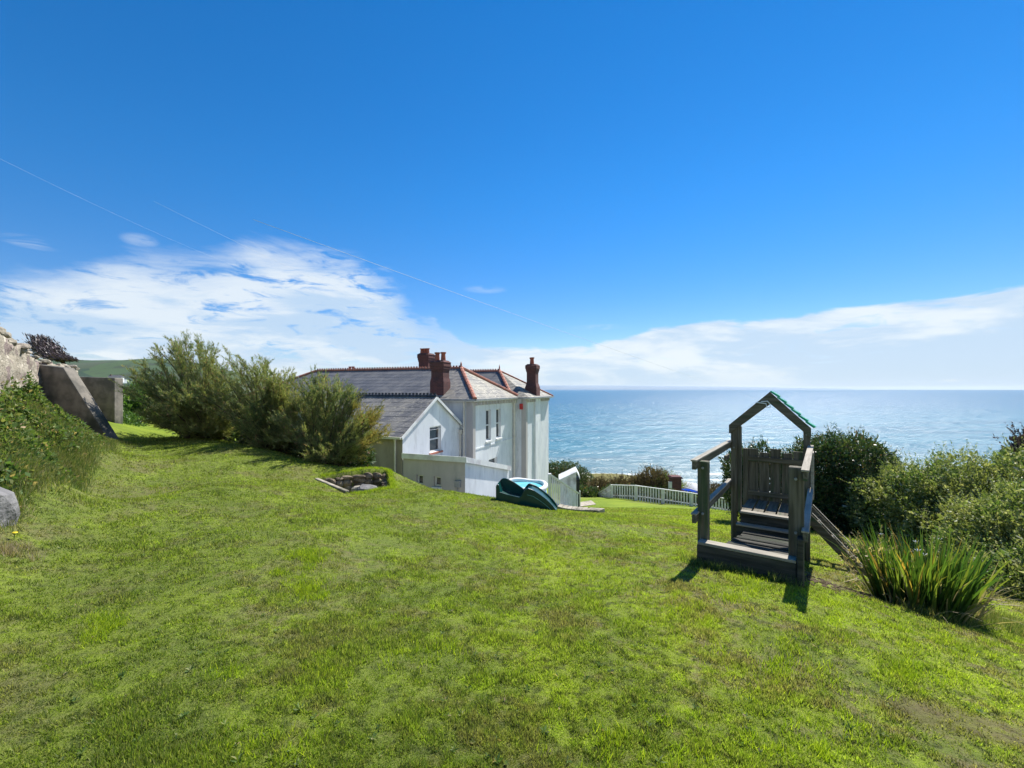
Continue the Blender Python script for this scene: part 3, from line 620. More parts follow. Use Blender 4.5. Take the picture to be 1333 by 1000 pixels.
# ------------------------------------------------------------------ play tower
TW = thing('play_tower', 'weathered timber climbing tower with pointed gable and green edged roof, on the lawn bank', 'play tower', (2.31, 5.27, -.6), -math.atan2(.586, .81))
tz = .6
def tp(mb, name, mat, bev=.006, par=TW): return mb.build(name, M[mat], par, bevel=bev)
b = MB(); b.box(-.04, .985, -.02, .11, -.02+.0, tz-.3); tp(b, 'front_beam', 'wood_dark', .012)
b = MB(); b.box(-.03, .98, -.03, .115, tz-.296, tz-.262); tp(b, 'beam_lit_top', 'wood_pale', .006)  # thin pale strip paints the sunlit top of the beam
b = MB(); b.box(-.065, .06, .12, .24, -.1, tz+.70); tp(b, 'post', 'wood_z', .012)
b = MB(); b.box(.90, 1.045, .12, .25, -.1, tz+.73); tp(b, 'post', 'wood_z', .014)
b = MB(); b.box(.985, 1.045, -.045, .115, -.25, tz-.02); tp(b, 'end_board', 'wood_dark', .01)
RT = 2.45
for x, w in ((-.05, .09), (.965, .09)):
    b = MB(); b.box(x, x+w, RT, RT+.09, -.6, tz+1.0); tp(b, 'tall_post', 'wood_z', .008)
b = MB(); b.box(.042, .105, RT+.02, RT+.09, tz-.45, tz+.98); tp(b, 'inner_batten', 'wood_z', .006)
# handrails, two each side
for x in (-.075, 1.06):
    b = MB(); b.beam((x, -.02, tz+.66), (x, RT+.15, tz+.66), .045, .1); tp(b, 'handrail', 'wood_y')
    b = MB(); b.beam((x, -.02, tz+.0), (x, RT+.15, tz+.0), .045, .1); tp(b, 'lower_rail', 'wood_y')
    b = MB(); b.beam((x, -.03, tz+.722), (x, RT+.1, tz+.722), .075, .022); tp(b, 'rail_lit_top', 'wood_lit_y', .004)  # pale strip paints sun on the handrail top
    b = MB(); b.beam((x, -.025, tz+.062), (x, RT+.1, tz+.062), .07, .02); tp(b, 'rail_lit_top', 'wood_lit_y', .004)  # lower rail gets the same painted sunlit top
b = MB(); b.box(1.06, 1.1, RT-.02, RT+.3, tz-.1, tz+.62); tp(b, 'side_board', 'wood_pale', .004)  # sunlight on this board is painted by the paler wood
b = MB(); b.box(-.14, -.1, RT-.1, RT+.2, tz+.4, tz+.48); tp(b, 'rail_stub', 'wood_x', .004)
# gable boards
xc = .52; ap = tz+1.56
for s, x0 in ((-1, -.075), (1, 1.065)):
    b = MB(); d = 1
    zE = tz+1.0
    L = Vector((x0-xc, 0, zE-ap)).normalized(); nn = Vector((-L.z, 0, L.x)) if s > 0 else Vector((L.z, 0, -L.x))
    if nn.z > 0: nn = -nn
    pts = [Vector((xc, 0, ap)), Vector((x0, 0, zE)), Vector((x0, 0, zE-.15)), Vector((xc, 0, ap-.185))]
    b.prism([(p.x, p.z) for p in pts], 1, RT-.035, RT+.0); b.prism([(p.x, p.z-.01) for p in pts], 1, RT+.093, RT+.125)
    tp(b, 'gable_board', 'wood_x', .004)
# green roof edge on the right slope: six overlapping strips
n = 6
for i in range(n):
    p = Vector((xc, 0, ap)).lerp(Vector((1.08, 0, tz+1.0)), i/n); q = Vector((xc, 0, ap)).lerp(Vector((1.08, 0, tz+1.0)), (i+1.12)/n)
    up = Vector((q.z-p.z, 0, -(q.x-p.x))).normalized(); up = -up if up.z < 0 else up
    b = MB(); a0, a1, a2, a3 = p+up*.002, q+up*.02, q+up*.055, p+up*.025
    b.prism([(v.x, v.z) for v in (a0, a1, a2, a3)], 1, RT-.05, RT+.14); tp(b, 'roof_strip', 'green_tile', .004)
b = MB(); b.tube([(xc-.12, RT-.05, ap-.16), (xc-.03, RT-.05, ap-.15), (xc, RT-.05, ap-.19), (xc+.02, RT-.05, ap-.24), (xc-.04, RT-.05, ap-.25), (xc-.05, RT-.05, ap-.19), (xc-.2, RT-.05, ap-.17)], .009, 6); tp(b, 'swing_hook', 'steel', 0)
# platform
for i in range(5):
    b = MB(); x = .09+i*.172; b.box(x, x+.15, RT+.08, RT+1.0, tz-.47, tz-.43); tp(b, 'deck_slat', 'wood_y', .004)
b = MB(); b.box(.09, .955, RT-.06, RT+.06, tz-.455, tz-.42); tp(b, 'deck_edge', 'wood_pale', .005)  # paler wood paints the lit front edge of the deck
b = MB(); b.box(.09, .955, RT+.0, RT+.05, tz-1.0, tz-.457); tp(b, 'riser', 'wood_dark', .004)
b = MB(); b.box(.05, .95, RT-.17, RT-.03, tz-.64, tz-.61); tp(b, 'step', 'wood_pale', .005)
b = MB(); b.box(.05, .95, RT-.14, RT-.1, tz-1.2, tz-.642); tp(b, 'riser', 'wood_dark', .004)
for i in range(14):
    t0 = .32+i*.139; z = tz-.40-.30*(i/13)
    b = MB(); b.box(.17+random.uniform(-.025, .025), .96+.003*(i % 2), t0, t0+.112, z-.09, z+random.uniform(-.025, .02)); tp(b, 'ramp_plank', 'wood_dark', .022)
for (x, y_, z) in ((-.0, .113, tz+.62), (.0, .113, tz+.05), (.97, .113, tz+.6), (.97, .113, tz+.0), (-.005, RT-.004, tz+.62), (1.01, RT-.004, tz+.9)):
    b = MB(); b.tube([(x, y_+.008, z), (x, y_-.01, z)], .016, 10); tp(b, 'bolt_head', 'lead', .003)
b = MB(); b.beam((.22, .2, tz-.5), (.22, RT-.4, tz-.82), .06, .1); b.beam((.9, .2, tz-.5), (.9, RT-.4, tz-.82), .06, .1); tp(b, 'ramp_bearer', 'wood_dark', 0)
for x in (.0, .95):
    b = MB(); b.box(x, x+.08, RT+.98, RT+1.06, -1.6, tz+.5); tp(b, 'corner_post', 'wood_z', .006)
b = MB(); b.beam((-.0, RT+.5, tz-.5), (1.04, RT+.5, tz-.5), .08, .08); tp(b, 'joist', 'wood_x', 0)
# back barrier: four uneven boards and two battens
hs = [.5, .44, .52, .46, .5, .43]
for i in range(5):
    b = MB(); x = .085+i*.176; b.box(x, x+.163, RT+1.02, RT+1.045, tz-.47, tz+hs[i]); tp(b, 'barrier_board', 'wood_z', .004)
for z in (.27, -.36):
    b = MB(); b.box(.083, .96, RT+.985, RT+1.015, tz+z, tz+z+.09); tp(b, 'batten', 'wood_x', .004)
# ladder on the right side
for t in (RT+.34, RT+.96):
    b = MB(); b.beam((1.02, t, tz-.46), (1.02+.86, t, tz-1.40), .035, .125); st = tp(b, 'ladder_stringer', 'wood_x', .004)
    b = MB(); b.beam((1.02+.055, t, tz-.385), (1.02+.915, t, tz-1.325), .04, .012); tp(b, 'sunlit_edge', 'wood_pale', .003, st)  # pale strip paints the lit upper edge of the stringer
for k in range(4):
    f = .16+k*.22; x = 1.02+.86*f; z = tz-.46-.94*f
    b = MB(); b.tube([(x, RT+.35, z), (x, RT+.95, z)], .022, 8); rg = tp(b, 'rung', 'wood_y', 0)
    if k < 3:
        b = MB(); b.tube([(x+.02, RT+.37, z+.02), (x+.035, RT+.37, z+.075), (x+.02, RT+.37, z+.11), (x-.005, RT+.37, z+.10)], .011, 6); tp(b, 'hook', 'steel', 0, rg)
# ------------------------------------------------------------------ plastic slide
SL = thing('toy_slide', 'dark green plastic toddler slide on the lawn crest before the pool', 'slide', (-.36, 9.55, 0), R(-8))
SL.location.z = g1(.2, 9.6)-.11
def sp(px, py): return ((px-95)/13.333*9.55/F, (690-py)/13.333*9.55/F+.06)
nearp = [sp(*p) for p in [(95, 560), (95, 330), (105, 295), (125, 285), (150, 300), (170, 420), (300, 455), (510, 495), (545, 460), (580, 390), (620, 345), (655, 335), (760, 370), (870, 440), (980, 520), (1080, 620), (1130, 690), (1160, 748), (1130, 752), (1040, 742), (850, 720), (480, 700)]]
farp = [sp(*p) for p in [(95, 560), (95, 330), (115, 285), (150, 258), (200, 252), (270, 270), (340, 305), (420, 355), (500, 410), (545, 440), (580, 390), (620, 345), (655, 335), (760, 370), (870, 440), (980, 520), (1080, 620), (1130, 690), (1160, 748), (1130, 752), (1040, 742), (850, 720), (480, 700)]]
b = MB(); b.prism(nearp, 1, 0, .045); b.build('near_side', M['plastic_green'], SL, bevel=.012, segs=3)
b = MB(); b.prism(farp, 1, .47, .515); b.build('far_side', M['plastic_green'], SL, bevel=.012, segs=3)
ch = [sp(*p) for p in [(105, 300), (135, 360), (175, 450), (320, 520), (480, 560), (540, 520), (590, 440), (635, 380), (700, 375), (790, 415), (900, 490), (1010, 590), (1100, 700), (1140, 748)]]
b = MB(); lo = [(p[0], p[1]-.02) for p in ch]
for i in range(len(ch)-1):
    b.prism([ch[i], ch[i+1], lo[i+1], lo[i]], 1, .046, .469)
b.build('chute', M['plastic_green'], SL)
b = MB(); b.tube([(p[0], -.004, p[1]) for p in [sp(*q) for q in [(640, 450), (740, 470), (860, 540), (970, 620), (1050, 690), (1105, 745)]]], .007, 6); b.build('moulded_rib', pmat('pale_green_rib', (.12, .3, .26), None, rough=.35), SL, smooth=True)
b = MB(); b.box(.02, .75, .1, .42, -.06, .1); b.build('base', M['plastic_green'], SL, bevel=.02)
# ------------------------------------------------------------------ pool, shed, tub
gpl = g1(.45, 17.3); ht = 1.6-125/F*17.3-gpl
pl = thing('paddling_pool', 'round pale blue pool with puffy white rim, between the green slide and the house', 'pool', (.42, 17.3, gpl))
b = MB(); prof = [(.86, -.3), (.96, ht*.3), (.98, ht*.8), (.93, ht-.04)]; b.lathe(prof, 0, 0, 40); b.build('pool_wall', M['pool_liner'], pl, smooth=True)
b = MB(); b.tube([(.93*math.cos(a*math.pi/24), .93*math.sin(a*math.pi/24), ht+.03*math.sin(a*.55)) for a in range(49)], .1, 10, False); b.build('rim', M['white_gloss'], pl, smooth=True)
b = MB(); b.lathe([(.85, ht-.03), (.85, ht-.025)], 0, 0, 40); b.build('water', M['water_pool'], pl)
x, y = 2.25, 20.0; gzs = g1(2.6, 20.3)
sh = thing('garden_shed', 'small grey white shed with a bright sloping roof, behind the descending picket fence', 'shed', (2.2, 20.0, gzs-.3), R(-6))
zt = 1.6-116/F*20-(gzs-.3); zr = 1.6-107/F*20-(gzs-.3)+.02
b = MB(); b.prism([(.05, 0), (.78, 0), (.78, zr-.1), (.05, zt-.1)], 1, 0, 1.1); b.build('wall', M['fence_paint'], sh)
b = MB(); b.prism([(-.03, zt-.12), (.80, zr-.06), (.80, zr+.02), (-.03, zt-.05)], 1, -.1, 1.2); b.build('roof', M['white_paint'], sh)
b = MB(); b.prism([(.802, zr-.06), (.95, zr-.36), (.95, zr-.28), (.802, zr+.02)], 1, -.1, 1.2); b.build('rear_roof', M['white_paint'], sh)
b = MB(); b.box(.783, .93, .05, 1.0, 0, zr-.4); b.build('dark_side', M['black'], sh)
x, y, z = at(514.5, 627, 15.8); gb = g1(x, y)
bb = thing('barbecue', 'black rounded covered barbecue standing against the beige house wall', 'barbecue', (x, y, gb))
hb = 1.6-113/F*15.8-gb
b = MB(); b.prism([(-.27, 0), (.27, 0), (.27, hb-.16), (.2, hb-.04), (.08, hb), (-.1, hb), (-.2, hb-.04), (-.27, hb-.14)], 1, -.25, .25); b.build('cover', M['black'], bb, bevel=.03)
b = MB(); b.tube([(.27, 0, hb-.25), (.33, 0, hb-.2), (.36, 0, hb-.3), (.36, 0, hb-.6)], .02, 8); b.build('side_handle', M['lead'], bb, smooth=True)
# ------------------------------------------------------------------ picket fences
def fence(name, label, group, pts, tops, hts, sp_=.15, pw=.075, posts=None, lean=0):
    """pts: xy corners; tops: world z of the rail line at corners; hts: picket length at corners"""
    t = thing(name, label, 'fence', (pts[0][0], pts[0][1], tops[0]-hts[0]), 0, None)
    ox, oy, oz = t.location
    for k in range(len(pts)-1):
        p, q = Vector(pts[k]), Vector(pts[k+1]); L = (q-p).length; d = (q-p)/L; ang_ = math.atan2(d.y, d.x)
        n = max(1, round(L/1.9)); 
        for j in range(n):
            f0, f1 = j/n, (j+1)/n
            mbp = MB(); cnt = int(L/n/sp_)
            for i in range(cnt):
                f = f0+(i+.5)/cnt*(f1-f0); c_ = p.lerp(q, f); zt_ = tops[k]*(1-f)+tops[k+1]*f; h_ = hts[k]*(1-f)+hts[k+1]*f
                c_ = c_-Vector((ox, oy)); nrm_ = Vector((-d.y, d.x))*.012
                e = d*pw/2
                mbp.add([(*(c_-e-nrm_), zt_-h_-.12-oz), (*(c_+e-nrm_), zt_-h_-.12-oz), (*(c_+e+nrm_), zt_-h_-.12-oz), (*(c_-e+nrm_), zt_-h_-.12-oz),
                         (*(c_-e-nrm_), zt_-oz-.03), (*(c_+e-nrm_), zt_-oz-.03), (*(c_+e+nrm_), zt_-oz-.03), (*(c_-e+nrm_), zt_-oz-.03)],
                        [(0, 3, 2, 1), (4, 5, 6, 7), (0, 1, 5, 4), (1, 2, 6, 5), (2, 3, 7, 6), (3, 0, 4, 7)])
            mbp.build('picket_panel', M['fence_paint'], t)
            a_ = p.lerp(q, f0); b_ = p.lerp(q, f1); za = tops[k]*(1-f0)+tops[k+1]*f0; zb = tops[k]*(1-f1)+tops[k+1]*f1; h_ = hts[k]*(1-f0)+hts[k+1]*f0
            r_ = MB(); off = Vector((-d.y, d.x))*.035
            a3 = Vector((a_.x-ox, a_.y-oy, za-oz)); b3 = Vector((b_.x-ox, b_.y-oy, zb-oz))
            r_.beam(a3, b3, .09, .05); r_.build('top_rail', M['white_paint'], t)
            r_ = MB(); o3 = Vector((off.x, off.y, -h_*.8)); r_.beam(a3+o3, b3+o3, .04, .07); r_.build('lower_rail', M['fence_paint'], t)
            r_ = MB(); r_.box(a3.x-.055, a3.x+.055, a3.y-.055, a3.y+.055, a3.z-h_-.2, a3.z+.03); r_.build('post', M['white_paint'], t)
    return t
nf = fence('picket_fence', 'short run of pale grey pickets stepping down the bank beside the green slide', None, [(1.4, 16.0), (2.68, 17.4)], [-1.56, -2.6], [1.2, .68], .125, .07)
b = MB(); b.box(-.06, .06, -.08, .04, -.3, 1.22); b.build('end_post', M['fence_paint'], nf)
ffp = [at(773, 646, 33.5), at(796, 631.5, 31), at(828, 632.3, 30), at(900, 642, 28.4), at(962, 652, 27), at(1010, 660, 26)]
fence('picket_fence', 'long low white picket fence along the far edge of the lower lawn', None, [p[:2] for p in ffp], [p[2] for p in ffp], [.4, .95, .92, .9, .9, .9], .17, .085)
x, y, z = at(753.5, 645, 24); gp = g1(x, y)
t = tag(MB().box(-.08, .08, -.08, .08, 0, 1.6-132/F*24-gp+.1).build('garden_post', M['white_paint'], bevel=.02), 'short stubby white post beside the shed at the lawn edge', 'post'); t.location = (x, y, gp-.1)
# stone kerb at the crest
kerb = MB(); kp = [at(727, 660.5, 15.2), at(745, 663, 15.0), at(765, 666.5, 14.8), at(784, 670, 14.4)]
for i in range(9):
    f = i/9*3; k = int(f); a = Vector(kp[k]).lerp(Vector(kp[k+1]), f-k); f2 = min(2.999, (i+.94)/9*3); k2 = int(f2); b_ = Vector(kp[k2]).lerp(Vector(kp[k2+1]), f2-k2)
    a.z = g1(a.x, a.y)+.05; b_.z = g1(b_.x, b_.y)+.05; kerb.beam(a, b_, .38, .14)
tag(kerb.build('stone_edging', M['stone'], bevel=.02), 'pale stone slab edging below the descending picket fence', 'stone edging')
path = MB(); pa = at(752, 645.5, 27); pb = at(775, 646.5, 28)
for i in range(1):
    path.add([(pa[0], pa[1]-.3, g1(pa[0], pa[1]-.3)+.03), (pb[0], pb[1]-.3, g1(pb[0], pb[1]-.3)+.03), (pb[0], pb[1]+1.5, g1(pb[0], pb[1]+1.5)+.03), (pa[0], pa[1]+1.5, g1(pa[0], pa[1]+1.5)+.03)], [(0, 1, 2, 3)])
tag(path.build('path', M['stone']), kind='structure')
# brick gate piers with a white gate leaf, boat beyond
def pier(px0, px1, top, Y, label, gate=False):
    xa, _, z = at(px0, top, Y); xb = at(px1, top, Y)[0]; g = g1((xa+xb)/2, Y); w = xb-xa
    t = thing('brick_pier', label, 'pier', ((xa+xb)/2, Y, g-.3), 0, 'brick gate piers beyond the fence'); h = z-g+.3
    b = MB(); b.box(-w*.42, w*.42, -w*.42, w*.42, 0, h-.12); b.build('shaft', M['brick'], t)
    b = MB(); b.box(-w/2, w/2, -w/2, w/2, h-.12, h-.04); b.box(-w*.44, w*.44, -w*.44, w*.44, h-.038, h+.02); b.build('cap', M['brick'], t)
    if gate:
        b = MB(); b.box(-w*.42-.3, -w*.42-.03, -.42, -.36, 0, h-.35); b.build('gate_leaf', M['white_paint'], t)
pier(871.5, 886, 620, 34, 'red brick pier with a narrow white gate leaf, left of the covered boat', True)
pier(913, 922.5, 624, 35.5, 'red brick pier half hidden behind the left post of the play tower')
x, y, z = at(901, 629, 37); g = z-1.75
bt = thing('covered_boat', 'boat under a rounded grey cover beyond the white picket fence, between the brick piers', 'boat', (x, y, g))
rr = []
b = MB()
for i in range(9):
    yy = -1.8+i*.45; w = 1.15*math.sqrt(max(.05, 1-(abs(yy)/2.1)**2)); rr.append([(w*math.cos(a*math.pi/12), yy, .75+(.3+.7*w/1.15)*math.sin(a*math.pi/12)) for a in range(13)])
vs = [v for r_ in rr for v in r_]; fs = [(i*13+k, i*13+k+1, (i+1)*13+k+1, (i+1)*13+k) for i in range(8) for k in range(12)]
b.add(vs, fs+[tuple(range(13))]); b.build('cover', M['grey_cover'], bt, smooth=True)
b = MB(); b.prism([(-1.1, .8), (-.7, .2), (.7, .2), (1.1, .8)], 1, -1.7, 1.7); b.build('hull', M['blue_hull'], bt)
b = MB(); b.box(-.6, .6, -1, 1, -.1, .2); b.build('cradle', M['black'], bt)
x, y, z = at(902, 637.5, 33.5)
bd = thing('upturned_dinghy', 'small glossy blue dinghy lying upside down just behind the picket fence', 'boat', (x, y, z-.5), R(20))
b = MB(); b.add([( -.55*(1-abs(t_)**3*.5)*math.cos(a*math.pi/8), t_*1.2, .1+.4*(1-t_*t_*.4)*math.sin(a*math.pi/8)) for t_ in [-1, -.6, -.2, .2, .6, 1] for a in range(9)], [(i*9+k, i*9+k+1, (i+1)*9+k+1, (i+1)*9+k) for i in range(5) for k in range(8)]+[tuple(range(9)), tuple(range(45, 54))]); b.build('hull', M['blue_hull'], bd, smooth=True)
b = MB(); b.beam((0, -1.1, .5), (0, 1.1, .5), .05, .05); b.build('keel', M['white_gloss'], bd)
# ------------------------------------------------------------------ left wall, slabs, boulder
WL = [(-6.2, 4.6), (-9.4, 8.0), (-13.9, 12.75), (-15.6, 15.6)]
WT = [2.6, 2.68, 2.42, 2.3]
V_, F_ = [], []
nu, nv = 150, 26
for side in (0, 1):
    base = len(V_)
    for i in range(nu):
        f = i/(nu-1)*3*.9999; k = int(f); f -= k
        p = Vector(WL[k]).lerp(Vector(WL[k+1]), f); d = (Vector(WL[k+1])-Vector(WL[k])).normalized(); nr = Vector((d.y, -d.x))
        s = i/nu*13; zt = WT[k]*(1-f)+WT[k+1]*f+.22*(vnoise(s, 0, 1.3)-.4)+.12*(vnoise(s, 5, 4)-.5)
        for j in range(nv):
            z = .3+(zt-.3)*j/(nv-1)
            amp = .10*(vnoise(s*1, z+side*9, 4.0)-.5)+.05*(vnoise(s, z, 11)-.5)
            q = p+nr*((.0 if side == 0 else -.45)+(amp if side == 0 else -amp)-(.12*j/nv if side == 0 else -.08*j/nv))
            V_.append((q.x, q.y, z))
    F_ += [(base+i*nv+j, base+(i+1)*nv+j, base+(i+1)*nv+j+1, base+i*nv+j+1) for i in range(nu-1) for j in range(nv-1)]
nb = nu*nv
F_ += [(i*nv+nv-1, (i+1)*nv+nv-1, nb+(i+1)*nv+nv-1, nb+i*nv+nv-1) for i in range(nu-1)]
wl = thing('rubble_wall', 'high rough rubble stone wall with loose stones on top, at the left edge', 'wall', (0, 0, 0))
npmesh('stonework', V_, F_, M['rubble'], wl, smooth=False)
cs = MB(); rr_ = random.Random(3)
for i in range(95):
    f = rr_.random()*2.99; k = int(f); f -= k; p = Vector(WL[k]).lerp(Vector(WL[k+1]), f); zt = WT[k]*(1-f)+WT[k+1]*f
    s_ = rr_.uniform(.05, .15)*(1.2 if k == 0 or (k == 1 and f < .5) else .75)
    cs.rock((p.x-.3+rr_.uniform(-.2, .12), p.y+.1+rr_.uniform(-.15, .1), zt+rr_.uniform(-.05, .09)), (s_*1.3, s_*1.3, s_*.7), i, 2, .2)
tag(cs.build('coping_stones', M['rubble'], wl))
def slab(name, label, poly, y0, th, mat, grp):
    b = MB(); ox = poly[0][0]; b.prism([(p[0]-ox, p[1]) for p in poly], 1, 0, th)
    t = tag(b.build(name, M[mat], bevel=.02), label, 'concrete slab', grp); t.location = (ox, y0, 0); return t
def kp_(px, py, Y): a = at(px, py, Y); return (a[0], a[2])
slab('concrete_buttress', 'big concrete buttress with a long sloping edge leaning out from the rubble wall', [kp_(36, 560, 12.8), kp_(143, 590, 12.8), kp_(143, 575, 12.8), kp_(82, 478.5, 12.8), kp_(48, 474.5, 12.8), kp_(40, 478, 12.8)], 12.8, .34, 'concrete', None)
slab('concrete_slab', 'upright square concrete slab standing behind the sloping buttress', [kp_(88, 570, 15), kp_(149, 570, 15), kp_(149, 492, 15), kp_(88, 490, 15)], 15.0, .34, 'concrete', None)
b = MB(); b.rock((0, 0, 0), (.62, .55, .46), 12, 3, .25); bl = tag(b.build('boulder', M['boulder'], smooth=False), 'large pale grey boulder cut off by the left edge of the picture', 'boulder'); bl.location = (-5.62, 4.35, g1(-5.3, 4.3)+.13)
# ------------------------------------------------------------------ pit in the lawn
pit = thing('stone_pit', 'sunken stone lined hole in the lawn with a pale kerb and loose rubble inside', 'pit', (-3.7, 10.4, -1.4))
def pitwall(a, b_, mat, name, h0, h1, th=.14, seed=0):
    mbw = MB(); a = Vector(a); b_ = Vector(b_); d = (b_-a); L = d.length; d /= L; nr = Vector((-d.y, d.x)); r_ = random.Random(seed)
    s = 0
    while s < L-.05:
        l = min(r_.uniform(.14, .32), L-s); z = h0
        while z < h1-.02:
            hh = min(r_.uniform(.1, .2), h1-z); c = a+d*(s+l/2)+nr*.04
            gzz = g1((a+d*(s+l/2)-nr*.25).x, (a+d*(s+l/2)-nr*.25).y)
            mbw.rock((c.x+3.7, c.y-10.4, gzz+z+hh/2+1.4), (l*.72, th*.7, hh*.78), r_.randint(0, 999), 2, .2); z += hh
        s += l
    mbw.build(name, M[mat], pit)
for i in (1, 2, 3): pitwall(PIT[i], PIT[(i+1) % 4], 'dark_stone', 'lining', -.95, -.10, seed=i)
kb = MB(); a = Vector((*PIT[0], 0)); b_ = Vector((*PIT[1], 0)); a.z = g1(PIT[0][0]-.2, PIT[0][1]-.2)+.015; b_.z = g1(PIT[1][0]-.2, PIT[1][1]-.2)+.01
o3 = Vector((3.7, -10.4, 1.4)); o3.z -= .06; kb.beam(a+o3, b_+o3, .09, .09); kb.build('kerb', M['stone'], pit, bevel=.02)
for i, (x, y, s_) in enumerate([(-3.75, 10.1, .2), (-3.5, 10.05, .16), (-3.55, 10.5, .24), (-3.95, 10.3, .15), (-3.3, 10.5, .2), (-3.8, 10.6, .14)]):
    b = MB(); b.rock((x+3.7, y-10.4, .28+.12*(i % 3)), (s_*1.3, s_, s_*.8), i+40, 2, .2); b.build('loose_stone', M['stone' if i % 2 else 'boulder'], pit)
# ------------------------------------------------------------------ overhead cables
def cable(p, q, sag, r, label):
    p, q = Vector(p), Vector(q); pts = [p.lerp(q, i/40)-Vector((0, 0, sag*4*(i/40)*(1-i/40))) for i in range(41)]
    b = MB(); b.tube([v-p for v in pts], r, 5); t = tag(b.build('overhead_cable', M['cable'], smooth=True), label, 'cable', 'overhead cables crossing the sky'); t.location = p
cable(at(330, 286, 10), at(1150, 566, 58), .5, .0042, 'thin overhead cable running from the clouds down past the right-hand chimney to the sea')
cable(at(200, 262, 13), at(700, 470, 48), .9, .002, 'faint overhead cable left of the main one, ending above the roof ridge')
cable(at(-30, 192, 9), at(400, 372, 34), .5, .0013, 'faintest overhead cable at the upper left above the tamarisk trees')
# ------------------------------------------------------------------ foliage
def unit(v): return v/np.maximum(np.linalg.norm(v, axis=-1, keepdims=True), 1e-9)
def leafquads(Pc, D, L, Wd, jitter=True, bend=0.0):
    n = len(Pc); D = unit(D); r = unit(rng.normal(size=(n, 3))); sd = unit(np.cross(D, r))*(Wd/2)[:, None]
    nn = unit(np.cross(D, sd)); a = Pc; b = Pc+D*(L*.5)[:, None]+sd+nn*(L*bend)[:, None]; c = Pc+D*L[:, None]; d = Pc+D*(L*.5)[:, None]-sd+nn*(L*bend)[:, None]
    V = np.stack([a, b, c, d], 1).reshape(-1, 3); Fq = np.arange(4*n).reshape(n, 4); return V, Fq
def lump(d, seed, k=3.0, amp=.16):
    s = seed*1.7; x, y, z = d[:, 0], d[:, 1], d[:, 2]
    return 1+amp*(np.sin(k*x+s)*np.cos(k*1.3*y+s*2)+.7*np.sin(k*2.1*z+x*k*1.7+s*3)+.6*np.sin(k*3.3*y+s)*np.sin(k*2.9*x+z*4))
def cloud(blobs, n, L, Wd, seed, out_b=.5, up_b=.3, inner=.45, shoots=0, shootlen=.3, lumpamp=.14):
    bl = np.array(blobs); area = (bl[:, 3]*bl[:, 4]+bl[:, 3]*bl[:, 5]+bl[:, 4]*bl[:, 5]); pick = rng.choice(len(bl), n, p=area/area.sum())
    d = unit(rng.normal(size=(n, 3))); B = bl[pick]
    rr = lump(d, seed, 3.2, lumpamp)+lump(d, seed+5, 9, .05)-1
    t = 1-np.abs(rng.normal(size=n))*.07; t = np.where(rng.random(n) < inner, rng.uniform(.55, 1, n), t)
    Pc = B[:, :3]+d*B[:, 3:6]*(rr*t)[:, None]
    D = d*out_b+rng.normal(size=(n, 3))*.5+np.array([0, 0, up_b])
    Ls = L*np.clip(np.exp(rng.normal(size=n)*.45), .4, 2.4); V, Fq = leafquads(Pc, D, Ls, Wd*Ls/L*rng.uniform(.7, 1.3, n), bend=.12)
    Vs, Fs = [V], [Fq]; base = len(V)
    if shoots:
        pick = rng.choice(len(bl), shoots, p=area/area.sum()); d = unit(rng.normal(size=(shoots, 3))+np.array([0, -.2, .5])); B = bl[pick]
        p0 = B[:, :3]+d*B[:, 3:6]*(lump(d, seed, 3.2, lumpamp)*.96)[:, None]; dr = unit(d+rng.normal(size=(shoots, 3))*.3+np.array([0, 0, .5])); ln = shootlen*rng.uniform(.4, 1.2, shoots)
        K = 16; f = np.linspace(.05, 1, K)
        pc = (p0[:, None]+dr[:, None]*(ln[:, None]*f)[..., None]).reshape(-1, 3); dd = (dr[:, None]+rng.normal(size=(shoots, K, 3))*.75).reshape(-1, 3)
        n2 = len(pc); V, Fq = leafquads(pc, dd, L*.9*rng.uniform(.5, 1.2, n2), Wd*.8*rng.uniform(.5, 1.2, n2)); Vs.append(V); Fs.append(Fq+base)
    V = np.concatenate(Vs); Fq = np.concatenate(Fs); return V, Fq
def clip_ground(V, Fq, lift=.0):
    k = Fq.shape[1]; q = V.reshape(-1, k, 3); zmin = q[:, :, 2].mean(1); g = gz(q[:, 0, 0], q[:, 0, 1])
    keep = zmin > g+lift; q = q[keep]; return q.reshape(-1, 3), np.arange(len(q)*k).reshape(-1, k)
def stems(base, targets, r0, parent, name='stems', off=(0, 0, 0)):
    b = MB(); rs = random.Random(5)
    for t in targets:
        p0 = Vector(base)+Vector((rs.uniform(-.15, .15), rs.uniform(-.1, .1), -.1)); p2 = Vector(t); p1 = p0.lerp(p2, .45)+Vector((rs.uniform(-.15, .15), rs.uniform(-.1, .1), (p2.z-p0.z)*.18))
        pts = [(p0*(1-s)**2+p1*2*s*(1-s)+p2*s*s) for s in [i/7 for i in range(8)]]
        b.tube([p-Vector(off) for p in pts], [r0*(1-.8*i/7) for i in range(8)], 6)
    return b.build(name, M['bark'], parent, smooth=True)
def shrub(name, label, cat, blobs, n, L, Wd, mat, seed, group=None, **kw):
    bl = np.array(blobs, float); c = bl[:, :2].mean(0); g = g1(c[0], c[1])
    t = thing(name, label, cat, (c[0], c[1], g), 0, group)
    V, Fq = cloud(blobs, n, L, Wd, seed, **kw); V, Fq = clip_ground(V, Fq, .0)
    npmesh('foliage', V-np.array([c[0], c[1], g]), Fq, M[mat], t)
    tg = [(b[0]+random.uniform(-.5, .5)*b[3], b[1]+random.uniform(-.4, .4)*b[4], b[2]+b[5]*.6) for b in blobs for _ in range(4)]
    stems((c[0], c[1], g), tg, .035, t, 'stems', (c[0], c[1], g)); return t
